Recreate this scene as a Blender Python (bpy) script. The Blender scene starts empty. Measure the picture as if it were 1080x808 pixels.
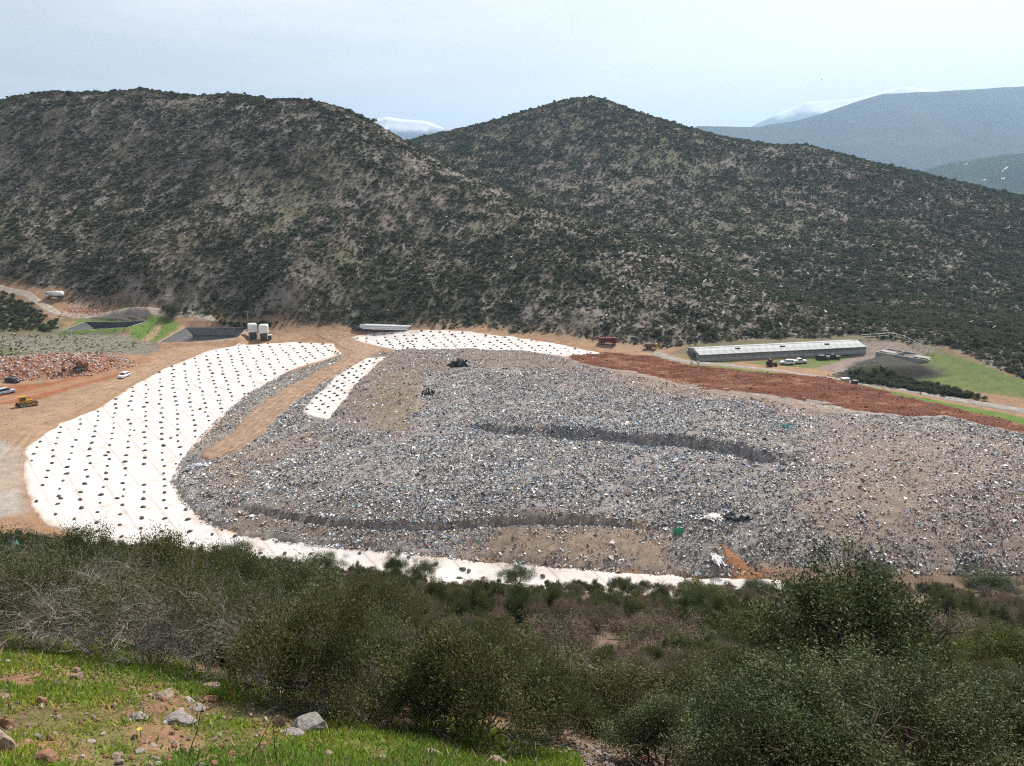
import bpy, math, random
import numpy as np
from mathutils import Vector, Matrix, Euler

R = math.radians
random.seed(7)
rng = np.random.default_rng(11)
scene = bpy.context.scene
COL = scene.collection

# ------------------------------------------------------------------ camera
F, PITCH, CAMZ = 830.0, R(14.5), 62.0          # focal length in photo pixels, tilt down, eye height above the landfill floor
CP, SP = math.cos(PITCH), math.sin(PITCH)
cam = bpy.data.cameras.new('camera')
cam.sensor_width = 36.0
cam.lens = 36.0 * F / 1080.0
cam.clip_start = 0.1
cam.clip_end = 60000
camo = bpy.data.objects.new('camera', cam)
camo.location = (0, 0, CAMZ)
camo.rotation_euler = (R(90) - PITCH, 0, 0)
COL.objects.link(camo)
scene.camera = camo

# ------------------------------------------------------------------ sky, sun, exposure
SUN_EL, SUN_AZ = R(47), R(34)                  # azimuth clockwise from +Y (view direction)
world = bpy.data.worlds.new('World')
scene.world = world
world.use_nodes = True
wn, wl = world.node_tree.nodes, world.node_tree.links
wn.clear()
sky = wn.new('ShaderNodeTexSky')
sky.sky_type = 'NISHITA'
sky.sun_disc = False
sky.sun_elevation = SUN_EL
sky.sun_rotation = SUN_AZ
sky.altitude = 300
sky.air_density = 1.0
sky.dust_density = 5.0
sky.ozone_density = 1.0
# thin high cloud veil over the blue: soft noise stretched into wisps
tc = wn.new('ShaderNodeTexCoord')
mp = wn.new('ShaderNodeMapping'); mp.inputs['Scale'].default_value = (1.2, 3.0, 7.0); mp.inputs['Rotation'].default_value = (0, 0.35, 0.5)
nz = wn.new('ShaderNodeTexNoise'); nz.inputs['Scale'].default_value = 1.6; nz.inputs['Detail'].default_value = 6; nz.inputs['Roughness'].default_value = 0.6
cr = wn.new('ShaderNodeValToRGB')
cr.color_ramp.elements[0].position = 0.35; cr.color_ramp.elements[0].color = (0.5, 0.5, 0.5, 1)
cr.color_ramp.elements[1].position = 0.72; cr.color_ramp.elements[1].color = (1.0, 1.0, 1.0, 1)
mixc = wn.new('ShaderNodeMixRGB'); mixc.inputs['Color2'].default_value = (10.9, 10.4, 9.9, 1)
bg = wn.new('ShaderNodeBackground'); bg.inputs['Strength'].default_value = 0.088
wo = wn.new('ShaderNodeOutputWorld')
wl.new(tc.outputs['Generated'], mp.inputs['Vector']); wl.new(mp.outputs['Vector'], nz.inputs['Vector'])
# the veil is deepest towards the horizon, where one looks through most air
sep = wn.new('ShaderNodeSeparateXYZ'); wl.new(tc.outputs['Generated'], sep.inputs[0])
mh = wn.new('ShaderNodeMapRange'); mh.inputs['From Min'].default_value = 0.0; mh.inputs['From Max'].default_value = 0.9
mh.inputs['To Min'].default_value = 1.12; mh.inputs['To Max'].default_value = 0.15
wl.new(sep.outputs['Z'], mh.inputs['Value'])
mvv = wn.new('ShaderNodeMath'); mvv.operation = 'MULTIPLY'; mvv.use_clamp = True
wl.new(nz.outputs['Fac'], cr.inputs['Fac']); wl.new(cr.outputs['Color'], mvv.inputs[0]); wl.new(mh.outputs['Result'], mvv.inputs[1])
wl.new(mvv.outputs[0], mixc.inputs['Fac'])
wl.new(sky.outputs['Color'], mixc.inputs['Color1']); wl.new(mixc.outputs['Color'], bg.inputs['Color'])
wl.new(bg.outputs['Background'], wo.inputs['Surface'])

sun = bpy.data.lights.new('sun', 'SUN')
sun.energy = 5.0
sun.angle = R(0.53)
sun.color = (1.0, 0.95, 0.88)
suno = bpy.data.objects.new('sun', sun)
suno.rotation_euler = (R(90) - SUN_EL, 0, R(180) - SUN_AZ)
suno.location = (200, 300, 500)
COL.objects.link(suno)
sdir = Vector((math.sin(SUN_AZ) * math.cos(SUN_EL), math.cos(SUN_AZ) * math.cos(SUN_EL), math.sin(SUN_EL)))
suno.rotation_euler = sdir.to_track_quat('Z', 'Y').to_euler()

scene.view_settings.view_transform = 'Standard'
scene.view_settings.look = 'None'
scene.view_settings.exposure = 0.4
scene.view_settings.gamma = 1.0
scene.cycles.use_denoising = False
scene.cycles.pixel_filter_type = 'BLACKMAN_HARRIS'
scene.cycles.filter_width = 1.15
scene.cycles.max_bounces = 5
scene.cycles.diffuse_bounces = 2
scene.cycles.glossy_bounces = 2
scene.cycles.transmission_bounces = 3
scene.cycles.transparent_max_bounces = 8
scene.cycles.volume_bounces = 0

# ------------------------------------------------------------------ numeric helpers
def _hash(ix, iy, seed):
    h = (ix.astype(np.int64) * 374761393 + iy.astype(np.int64) * 668265263 + seed * 1442695041) & 0x7fffffff
    h = ((h ^ (h >> 13)) * 1274126177) & 0x7fffffff
    h = h ^ (h >> 16)
    return (h & 0xffff) / 65535.0

def vnoise(x, y, seed=0):
    ix, iy = np.floor(x), np.floor(y)
    fx, fy = x - ix, y - iy
    fx = fx * fx * (3 - 2 * fx); fy = fy * fy * (3 - 2 * fy)
    a = _hash(ix, iy, seed); b = _hash(ix + 1, iy, seed)
    c = _hash(ix, iy + 1, seed); d = _hash(ix + 1, iy + 1, seed)
    return (a * (1 - fx) + b * fx) * (1 - fy) + (c * (1 - fx) + d * fx) * fy

def fbm(x, y, scale, octs=4, seed=0, gain=0.5):
    x = np.asarray(x, float) / scale; y = np.asarray(y, float) / scale
    s, a, t = 0.0, 1.0, 0.0
    for o in range(octs):
        s = s + a * (vnoise(x + 17.3 * o, y - 9.1 * o, seed + o) * 2 - 1); t += a
        a *= gain; x = x * 2.03; y = y * 2.03
    return s / t                                            # -1..1

def sstep(a, b, x):
    t = np.clip((x - a) / (b - a), 0, 1)
    return t * t * (3 - 2 * t)

def pxray(px, py):
    """photo pixel -> (X/Y, drop/Y) of the ray in the world"""
    px = np.asarray(px, float); py = np.asarray(py, float)
    dh = F * CP - (py - 404) * SP
    return (px - 540) / dh, (F * SP + (py - 404) * CP) / dh

def proj(P):
    P = np.asarray(P, float).reshape(-1, 3)
    X, Y, Z = P[:, 0], P[:, 1], P[:, 2] - CAMZ
    dep = Y * CP - Z * SP
    return 540 + F * X / dep, 404 + F * (-Z * CP - Y * SP) / dep, dep

# ------------------------------------------------------------------ terrain height
pts = []                                                     # control points x, y, z
def cY(px, py, Y, zoff=0.0):
    u, s = pxray(px, py); pts.append((u * Y, Y, CAMZ - s * Y + zoff)); return pts[-1]
def cZ(px, py, z):
    u, s = pxray(px, py); Y = (CAMZ - z) / s; pts.append((u * Y, Y, z)); return pts[-1]
# left hill: crest line, then the ground falling away behind it
for px, py, Y in [(-160, 128, 510), (0, 106, 520), (60, 96, 520), (150, 94.5, 510), (250, 97.5, 500), (330, 106, 490), (370, 118, 480), (400, 134, 470),
                  (450, 163, 455), (520, 193, 435), (590, 222, 410), (650, 246, 390), (720, 272, 368), (790, 303, 342)]:
    x, y, z = cY(px, py, Y)
    pts.append((x * (Y + 75) / Y, Y + 75, z - (34 if px < 480 else 20 if px < 600 else 9 if px < 700 else 4)))
for px, py, Y in [(0, 200, 425), (0, 275, 345), (150, 200, 415), (150, 280, 335), (300, 200, 402), (300, 290, 325), (450, 250, 378),
                  (450, 315, 318), (600, 290, 335), (600, 335, 295), (700, 315, 315), (-160, 220, 425), (-160, 280, 350)]:
    cY(px, py, Y)
# second hill
for px, py, Y in [(445, 148, 770), (520, 130, 745), (560, 119, 730), (590, 107, 722), (605, 103, 716), (622, 101, 712), (640, 105, 708), (655, 112, 706), (700, 127, 700), (780, 149, 690), (820, 155, 672),
                  (850, 153, 660), (900, 166, 640), (960, 180, 620), (1020, 194, 605), (1080, 207, 592), (1200, 232, 565)]:
    x, y, z = cY(px, py, Y)
    pts.append((x * (Y + 110) / Y, Y + 110, z - 45))
for px, py, Y in [(520, 158, 640), (620, 165, 610), (650, 205, 545), (740, 205, 560), (800, 225, 525), (800, 278, 432), (900, 220, 545), (950, 255, 470), (950, 315, 372),
                  (1080, 265, 470), (1080, 330, 372), (1200, 300, 420), (870, 320, 365)]:
    cY(px, py, Y)
# foot of the hills
for px, py, z in [(250, 330, 8), (320, 341, 5.5), (400, 336, 7), (500, 338, 8), (600, 351, 6), (700, 364, 4.5), (800, 355, 7), (850, 352, 7),
                  (940, 350, 9), (1000, 366, 9), (1040, 385, 8), (1080, 395, 8), (1200, 410, 8)]:
    cZ(px, py, z)
# landfill floor, rims, roads
for px, py, z in [(0, 450, 1), (-120, 470, 1), (25, 475, .8), (30, 535, 0), (0, 545, 0), (-120, 560, 1), (100, 572, -2), (190, 582, -3), (195, 500, -2.5), (100, 480, -.8),
                  (140, 405, .5), (215, 370, 1.5), (262, 420, -1), (300, 392, 0), (360, 372, 1.5), (320, 352, 2.5), (410, 346, 4), (470, 346, 4), (540, 353, 3.5),
                  (640, 364, 3), (700, 374, 3), (270, 347, 3.5), (450, 372, 3), (560, 375, 3), (450, 420, 4), (540, 480, 4.5), (300, 500, 1), (250, 520, 0),
                  (400, 530, 2.5), (560, 535, 3), (450, 560, 1), (600, 562, 1), (330, 578, -2.5), (500, 592, -3), (640, 603, -3), (740, 612, -3),
                  (620, 383, 3), (780, 412, 4), (860, 418, 4), (950, 440, 5), (1080, 460, 4), (1180, 480, 4), (800, 500, 5), (950, 500, 5.5), (1080, 520, 5.5),
                  (900, 560, 3), (1080, 570, 3), (800, 560, 2.5), (900, 602, -1), (1080, 606, -1), (1180, 607, -1), (800, 392, 4), (920, 416, 4),
                  (727, 382, 2.5), (820, 390, 2.5), (900, 403, 2.5), (1000, 420, 2.5), (1080, 437, 2), (1180, 455, 2), (760, 378, 2.5), (900, 374, 3.5), (960, 380, 4),
                  (990, 400, 3.5), (1080, 412, 3), (50, 330, 9), (0, 305, 16), (-120, 300, 20), (62, 318, 12), (100, 345, 5.5), (105, 331, 8), (181, 333, 7),
                  (215, 352, 4.5), (215, 336, 6.5), (0, 360, 5), (60, 352, 5), (0, 385, 3), (90, 385, 2), (30, 420, 1), (130, 396, .7), (-120, 400, 4)]:
    cZ(px, py, z)
pts += [(-900, 600, 60), (900, 600, 10), (-900, 200, 30), (900, 200, 20), (0, 1100, 0), (-700, 1000, 20), (700, 1000, 0), (0, 60, -6), (-120, 70, -6), (120, 70, -6)]
PT = np.array(pts)
RC = 9.0
def _phi(a, b):
    d2 = (a[:, None, 0] - b[None, :, 0]) ** 2 + (a[:, None, 1] - b[None, :, 1]) ** 2
    return np.sqrt(d2 + RC * RC)
_n = len(PT)
_A = np.zeros((_n + 3, _n + 3))
_A[:_n, :_n] = _phi(PT, PT) - np.eye(_n) * 2.0
_A[:_n, _n] = 1; _A[:_n, _n + 1:] = PT[:, :2] / 100; _A[_n, :_n] = 1; _A[_n + 1:, :_n] = PT[:, :2].T / 100
_W = np.linalg.lstsq(_A, np.concatenate([PT[:, 2], [0, 0, 0]]), rcond=None)[0]
def rbf(x, y):
    out = np.empty(len(x))
    for i in range(0, len(x), 20000):
        a = np.stack([x[i:i + 20000], y[i:i + 20000]], 1)
        out[i:i + 20000] = _phi(a, PT) @ _W[:_n] + _W[_n] + a @ _W[_n + 1:] / 100
    return out

# near hillside: for a few photo columns, the row at which the bare ground lies at each distance
NY = np.array([4, 7, 9.5, 13, 20, 40, 70, 100, 118, 135])
NC = {-150: [865, 778, 700, 668, 640, 612, 592, 577, 568, 560],
      0:   [865, 775, 695, 665, 640, 612, 590, 575, 566, 558],
      160: [868, 785, 712, 680, 652, 622, 600, 586, 577, 569],
      300: [870, 800, 738, 700, 668, 636, 614, 600, 592, 585],
      540: [880, 818, 772, 732, 696, 656, 632, 619, 611, 600],
      800: [895, 840, 800, 755, 708, 664, 636, 621, 612, 604],
      1080: [905, 850, 805, 758, 708, 662, 634, 618, 609, 602],
      1230: [905, 850, 805, 758, 708, 662, 634, 618, 609, 602]}
_cols = sorted(NC)
_NU = np.array([np.mean(pxray(c, NC[c])[0]) for c in _cols])
_NS = np.array([pxray(c, NC[c])[1] for c in _cols])
_LY = np.log(NY)
def near_z(x, y):
    yy = np.clip(y, 4, 300)
    u = np.clip(x / yy, _NU[0], _NU[-1])
    l = np.clip(np.log(yy), _LY[0], _LY[-1])
    cs = np.stack([np.interp(l, _LY, _NS[k]) for k in range(len(_cols))], 1)
    k = np.clip(np.searchsorted(_NU, u) - 1, 0, len(_NU) - 2)
    t = (u - _NU[k]) / (_NU[k + 1] - _NU[k]); t = np.clip(t, 0, 1)
    i = np.arange(len(u))
    s = cs[i, k] * (1 - t) + cs[i, k + 1] * t
    z = CAMZ - s * yy
    top = CAMZ - 1.62
    return np.where(y < 4, z + (top - z) * sstep(4, 1.2, y), z)

def toe(u):
    return np.interp(u, [-.8, -.6, -.4, -.2, 0, .3, .8], [134, 133, 128, 122, 118, 114, 114])

def base_T(x, y):
    x = np.atleast_1d(np.asarray(x, float)); y = np.atleast_1d(np.asarray(y, float))
    yy = np.maximum(y, 4)
    yt = toe(x / yy)
    w = sstep(yt - 14, yt + 4, y)
    zn = near_z(x, y)
    zf = rbf(x, y)
    far = sstep(880, 1150, np.hypot(x, y))
    zf = zf * (1 - far) + (-70) * far
    return zn * (1 - w) + zf * w

def ground_px(px, py, fn=base_T):
    """first hit of the pixel rays with the ground"""
    px = np.atleast_1d(np.asarray(px, float)); py = np.atleast_1d(np.asarray(py, float))
    u, s = pxray(px, py)
    Ys = np.geomspace(4, 880, 420)
    out = np.full(len(px), 880.0)
    X = u[:, None] * Ys[None]; Z = CAMZ - s[:, None] * Ys[None]
    H = fn(X.ravel(), np.broadcast_to(Ys, X.shape).ravel()).reshape(X.shape)
    below = Z < H
    for i in range(len(px)):
        k = np.argmax(below[i])
        if below[i].any() and k > 0:
            a = Z[i, k - 1] - H[i, k - 1]; b = H[i, k] - Z[i, k]
            out[i] = Ys[k - 1] + (Ys[k] - Ys[k - 1]) * a / (a + b + 1e-9)
        elif below[i].any():
            out[i] = Ys[0]
    return np.stack([u * out, out], 1)

def dens(P, step=4.0, closed=True):
    """resample a pixel polyline so its projection onto the ground follows the photo"""
    P = np.array(P, float); o = []
    n = len(P)
    for i in range(n if closed else n - 1):
        a, b = P[i], P[(i + 1) % n]
        m = max(1, int(np.hypot(*(b - a)) / 25))
        for k in range(m): o.append(a + (b - a) * k / m)
    if not closed: o.append(P[-1])
    return np.array(o)

def wpoly(P, closed=True):
    D = dens(P, closed=closed)
    return ground_px(D[:, 0], D[:, 1])

def sdist(poly, x, y, pad=12.0):
    """signed distance to a closed world polygon, positive inside (clamped outside the bounding box)"""
    x = np.asarray(x, float); y = np.asarray(y, float)
    out = np.full(x.shape, -pad)
    mn, mx = poly.min(0) - pad, poly.max(0) + pad
    m = (x > mn[0]) & (x < mx[0]) & (y > mn[1]) & (y < mx[1])
    if not m.any(): return out
    X, Y = x[m], y[m]
    ins = np.zeros(len(X), bool); d2 = np.full(len(X), 1e9)
    n = len(poly)
    for i in range(n):
        ax, ay = poly[i]; bx, by = poly[(i + 1) % n]
        c = ((ay > Y) != (by > Y))
        if by != ay: ins ^= c & (X < (bx - ax) * (Y - ay) / (by - ay) + ax)
        ex, ey = bx - ax, by - ay
        t = np.clip(((X - ax) * ex + (Y - ay) * ey) / (ex * ex + ey * ey + 1e-9), 0, 1)
        d2 = np.minimum(d2, (X - ax - t * ex) ** 2 + (Y - ay - t * ey) ** 2)
    d = np.sqrt(d2)
    out[m] = np.where(ins, d, -np.minimum(d, pad))
    return out

def linedist(line, x, y):
    """distance to an open world polyline, its sign (+ on the far side) and the fraction along it"""
    d2 = np.full(len(x), 1e12); sg = np.zeros(len(x)); fr = np.zeros(len(x))
    n = len(line)
    for i in range(n - 1):
        ax, ay = line[i]; bx, by = line[i + 1]
        ex, ey = bx - ax, by - ay
        t = np.clip(((x - ax) * ex + (y - ay) * ey) / (ex * ex + ey * ey + 1e-9), 0, 1)
        dd = (x - ax - t * ex) ** 2 + (y - ay - t * ey) ** 2
        m = dd < d2
        d2[m] = dd[m]
        sg[m] = np.sign(ex * (y - ay) - ey * (x - ax))[m]
        fr[m] = ((i + t) / (n - 1))[m]
    return np.sqrt(d2), sg, fr

FOOT = ground_px([-120, 0, 60, 112, 160, 230, 300, 350, 440, 520, 600, 650, 700, 735, 800, 900, 990, 1040, 1080, 1200], [286, 291, 303, 316, 322, 335, 341, 344, 343, 346, 355, 361, 368, 363, 358, 353, 364, 384, 402, 420])
FOOT_U, FOOT_Y = FOOT[:, 0] / FOOT[:, 1], FOOT[:, 1]
def foot_y(u): return np.interp(u, FOOT_U, FOOT_Y)
# ------------------------------------------------------------------ regions traced on the photograph, laid on the ground
LINER_A = wpoly([(362, 373), (352, 362), (310, 360), (250, 364), (215, 371), (170, 390), (140, 407), (100, 432), (62, 447), (25, 473), (23, 500), (31, 530), (45, 553),
                 (110, 575), (200, 587), (260, 598), (340, 607), (430, 615), (520, 618), (640, 626), (740, 636), (810, 634), (850, 622), (830, 612), (740, 609), (640, 602),
                 (500, 590), (400, 579), (250, 562), (215, 548), (195, 525), (190, 505), (195, 490), (212, 465), (240, 436), (270, 412), (308, 390), (345, 379)])
LINER_B = wpoly([(318, 441), (328, 424), (352, 402), (385, 381), (408, 378), (380, 404), (345, 448)])
LINER_C = wpoly([(366, 356), (400, 350), (470, 348), (540, 355), (600, 366), (665, 379), (630, 379), (560, 373), (480, 373), (430, 372), (385, 363)])
WASTE = wpoly([(181, 508), (190, 490), (205, 470), (232, 440), (262, 416), (300, 395), (340, 383), (365, 374), (400, 372), (430, 369), (480, 368), (560, 371), (620, 383), (700, 400), (780, 412),
               (860, 420), (920, 434), (1000, 440), (1090, 460), (1200, 485), (1200, 606), (1080, 606), (900, 603), (850, 606), (800, 605), (740, 608), (640, 602), (500, 590),
               (400, 581), (320, 575), (250, 564), (215, 551), (193, 530)])
REDBANK = wpoly([(596, 375), (640, 372), (690, 376), (730, 386), (800, 393), (870, 398), (920, 410), (980, 424), (1090, 450), (1200, 480), (1200, 490), (1090, 465), (1000, 444), (950, 442),
                 (880, 440), (800, 425), (720, 411), (650, 397), (610, 386)])
TRACK = wpoly([(205, 486), (240, 462), (262, 438), (300, 412), (352, 386), (374, 374), (352, 362), (330, 352), (420, 352), (412, 364), (398, 376), (368, 392), (330, 414), (300, 438), (280, 460), (255, 478), (225, 490)])
POND1 = wpoly([(68, 352), (90, 339), (150, 334), (152, 339), (134, 350)])
POND2 = wpoly([(170, 362), (196, 343), (258, 343), (250, 362)])
HEAP = wpoly([(-60, 385), (0, 378), (60, 376), (125, 376), (150, 384), (95, 396), (40, 401), (-60, 405)])
DUMP = wpoly([(872, 398), (905, 382), (935, 376), (985, 388), (1002, 396), (960, 402), (900, 400)])
SCARP1 = wpoly([(235, 536), (262, 541), (300, 549), (370, 557), (450, 559), (540, 554), (620, 554), (700, 562)], closed=False)
SCARP2 = wpoly([(470, 452), (540, 457), (600, 464), (660, 468), (720, 474), (790, 482), (850, 488)], closed=False)
SCARP3 = wpoly([(442, 470), (440, 440), (446, 410), (470, 395)], closed=False)

POND_Z1, POND_Z2 = float(base_T(POND1[:, 0], POND1[:, 1]).mean()) + .2, float(base_T(POND2[:, 0], POND2[:, 1]).mean()) + .2
def T(x, y, fine=True):
    """ground height with its relief"""
    x = np.atleast_1d(np.asarray(x, float)); y = np.atleast_1d(np.asarray(y, float))
    z = base_T(x, y)
    yy = np.maximum(y, 4)
    hill = sstep(7, 22, z) * sstep(250, 330, y)
    z = z + hill * (fbm(x, y, 70, 4, 3) * 2.0 + fbm(x, y, 9, 3, 9) * 0.35)
    flat = (1 - hill) * sstep(90, 130, y)
    z = z + flat * (fbm(x, y, 12, 3, 21) * 0.16)
    near = sstep(130, 100, y)
    z = z + near * (fbm(x, y, 6, 3, 33) * 0.35 * sstep(6, 30, y) + fbm(x, y, 1.3, 3, 35) * 0.07)
    h = sdist(HEAP, x, y)
    z = z + sstep(0, 5, h) * (1.6 + 1.0 * fbm(x, y, 4, 3, 41))
    h = sdist(DUMP, x, y)
    z = z + sstep(0, 7, h) * 3.2
    for p, lev in ((POND1, POND_Z1), (POND2, POND_Z2)):
        h = sdist(p, x, y)
        z = z + (lev - z) * sstep(-4, -1.0, h)
        z = z - sstep(-.2, 1.2, h) * 5.0
    return z

def waste_h(x, y):
    """relief of the tipped waste on top of the ground: terraces, scarps, ridges, lumps"""
    h = np.full(len(x), 0.35)
    d, sg, fr = linedist(SCARP1, x, y)
    endf = sstep(0, .08, fr) * sstep(1, .92, fr)
    sd = d * sg
    h = h + endf * (.75 + .35 * fbm(x, y, 6, 2, 52)) * sstep(-0.2, 0.3, sd + .5 * fbm(x, y, 5, 2, 53)) * np.exp(-np.maximum(sd, 0) / 9.0)
    h = h - endf * .35 * np.exp(-(sd + .5) ** 2 / .3)
    d, sg, fr = linedist(SCARP2, x, y)
    endf = sstep(0, .2, fr) * sstep(1, .85, fr)
    sd = d * sg + fbm(x, y, 9, 3, 61) * 4.0
    h = h + endf * (1.7 + .9 * fbm(x, y, 8, 3, 62)) * sstep(-1.3, 1.6, sd) * np.exp(-np.maximum(sd - 1, 0) / 16.0)
    h = h - endf * .6 * np.exp(-(sd + 2) ** 2 / 5)
    d, sg, fr = linedist(SCARP3, x, y)
    h = h + 0.9 * sstep(-0.3, 0.7, d * sg) * np.exp(-np.maximum(d * sg, 0) / 8.0) * sstep(0, .1, fr) * sstep(1, .9, fr)
    h = h + fbm(x, y, 14, 4, 51) * 0.55 + fbm(x, y, 2.2, 3, 55) * 0.28
    return h

def noisy(x, y, amp, scale, seed): return fbm(x, y, scale, 3, seed) * amp

# ------------------------------------------------------------------ mesh building helpers
def link(o, parent=None):
    COL.objects.link(o)
    if parent is not None: o.parent = parent
    return o

def tag(o, label=None, cat=None, group=None, kind=None):
    if label: o['label'] = label
    if cat: o['category'] = cat
    if group: o['group'] = group
    if kind: o['kind'] = kind
    return o

def empty(name, loc, rz=0, scale=None):
    o = bpy.data.objects.new(name, None)
    o.empty_display_size = 0.3
    o.location = loc; o.rotation_euler = (0, 0, rz)
    if scale: o.scale = scale
    return link(o)

def mesh_np(name, V, Fc, mat, col=None, smooth=False, mats=None, fcol=False):
    """V (n,3), Fc (m,3|4) int array; col per-vertex or per-face rgb"""
    V = np.ascontiguousarray(V, dtype=np.float32); Fc = np.ascontiguousarray(Fc, dtype=np.int32)
    me = bpy.data.meshes.new(name)
    k = Fc.shape[1]
    me.vertices.add(len(V)); me.vertices.foreach_set('co', V.ravel())
    me.loops.add(Fc.size); me.loops.foreach_set('vertex_index', Fc.ravel())
    me.polygons.add(len(Fc))
    me.polygons.foreach_set('loop_start', np.arange(0, Fc.size, k, dtype=np.int32))
    if smooth: me.polygons.foreach_set('use_smooth', np.ones(len(Fc), bool))
    me.update(calc_edges=True)
    if col is not None:
        dom = 'FACE' if fcol else 'POINT'
        a = me.attributes.new('Col', 'FLOAT_COLOR', dom)
        c = np.ones((len(col), 4), np.float32); c[:, :3] = col
        a.data.foreach_set('color', c.ravel())
    if mat: me.materials.append(mat)
    return me

def obj_np(name, V, Fc, mat, col=None, smooth=False, parent=None, fcol=False):
    return link(bpy.data.objects.new(name, mesh_np(name, V, Fc, mat, col, smooth, None, fcol)), parent)

class MB:
    """collects polygons, builds ONE mesh object"""
    def __init__(s): s.v = []; s.f = []
    def add(s, vs, fs):
        n = len(s.v); s.v += [tuple(v) for v in vs]; s.f += [tuple(i + n for i in f) for f in fs]; return s
    def box(s, c, d, rz=0, taper=(1, 1), ry=0):
        hx, hy, hz = d[0] / 2, d[1] / 2, d[2] / 2
        vs = []
        for sz in (-1, 1):
            tx, ty = taper if sz > 0 else (1, 1)
            for sx, sy in ((-1, -1), (1, -1), (1, 1), (-1, 1)):
                p = Vector((sx * hx * tx, sy * hy * ty, sz * hz))
                if ry: p = Matrix.Rotation(ry, 3, 'Y') @ p
                if rz: p = Matrix.Rotation(rz, 3, 'Z') @ p
                vs.append((p.x + c[0], p.y + c[1], p.z + c[2]))
        return s.add(vs, [(0, 3, 2, 1), (4, 5, 6, 7), (0, 1, 5, 4), (1, 2, 6, 5), (2, 3, 7, 6), (3, 0, 4, 7)])
    def prism(s, prof, y0, y1):
        """profile in x,z extruded along y"""
        n = len(prof)
        vs = [(x, y0, z) for x, z in prof] + [(x, y1, z) for x, z in prof]
        fs = [tuple(range(n)), tuple(range(2 * n - 1, n - 1, -1))] + [(i + n, (i + 1) % n + n, (i + 1) % n, i) for i in range(n)]
        return s.add(vs, fs)
    def tube(s, a, b, r0, r1=None, n=8, cap=True):
        r1 = r0 if r1 is None else r1
        a, b = Vector(a), Vector(b); d = (b - a)
        if d.length < 1e-6: return s
        q = d.to_track_quat('Z', 'Y')
        vs = []
        for p, r in ((a, r0), (b, r1)):
            for i in range(n):
                t = 2 * math.pi * i / n
                vs.append(p + q @ Vector((r * math.cos(t), r * math.sin(t), 0)))
        fs = [(i, (i + 1) % n, (i + 1) % n + n, i + n) for i in range(n)]
        if cap: fs += [tuple(range(n - 1, -1, -1)), tuple(range(n, 2 * n))]
        return s.add(vs, fs)
    def lathe(s, prof, n=16, c=(0, 0, 0)):
        vs = []; fs = []
        for r, z in prof:
            for i in range(n):
                t = 2 * math.pi * i / n
                vs.append((c[0] + r * math.cos(t), c[1] + r * math.sin(t), c[2] + z))
        for k in range(len(prof) - 1):
            for i in range(n):
                fs.append((k * n + i, k * n + (i + 1) % n, (k + 1) * n + (i + 1) % n, (k + 1) * n + i))
        fs += [tuple(range(n - 1, -1, -1)), tuple(range((len(prof) - 1) * n, len(prof) * n))]
        return s.add(vs, fs)
    def mesh(s, name, mat, smooth=False):
        me = bpy.data.meshes.new(name); me.from_pydata(s.v, [], s.f); me.update()
        if smooth:
            for p in me.polygons: p.use_smooth = True
        me.materials.append(mat); return me
    def build(s, name, mat, parent=None, smooth=False, bevel=0):
        o = link(bpy.data.objects.new(name, s.mesh(name, mat, smooth)), parent)
        if bevel:
            b = o.modifiers.new('bevel', 'BEVEL'); b.width = bevel; b.segments = 2; b.limit_method = 'ANGLE'
        return o

# ------------------------------------------------------------------ materials
MATS = {}
def node_mat(name):
    m = bpy.data.materials.new(name); m.use_nodes = True
    n, l = m.node_tree.nodes, m.node_tree.links
    b = n['Principled BSDF']
    b.inputs['Roughness'].default_value = 0.8
    MATS[name] = m
    return m, n, l, b

def mat(name, col, rough=0.7, metal=0.0, var=0.12, scale=3.0, spec=0.3, bump=0.0):
    m, n, l, b = node_mat(name)
    b.inputs['Roughness'].default_value = rough; b.inputs['Metallic'].default_value = metal
    b.inputs['Specular IOR Level'].default_value = spec
    t = n.new('ShaderNodeTexCoord'); nz = n.new('ShaderNodeTexNoise')
    nz.inputs['Scale'].default_value = scale; nz.inputs['Detail'].default_value = 6
    l.new(t.outputs['Object'], nz.inputs['Vector'])
    r = n.new('ShaderNodeValToRGB')
    r.color_ramp.elements[0].position = .3; r.color_ramp.elements[1].position = .7
    r.color_ramp.elements[0].color = (*[max(0, c * (1 - var * 2)) for c in col], 1)
    r.color_ramp.elements[1].color = (*[min(1, c * (1 + var)) for c in col], 1)
    l.new(nz.outputs['Fac'], r.inputs['Fac']); l.new(r.outputs['Color'], b.inputs['Base Color'])
    if bump:
        bp = n.new('ShaderNodeBump'); bp.inputs['Strength'].default_value = bump; bp.inputs['Distance'].default_value = .05
        l.new(nz.outputs['Fac'], bp.inputs['Height']); l.new(bp.outputs['Normal'], b.inputs['Normal'])
    return m

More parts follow.
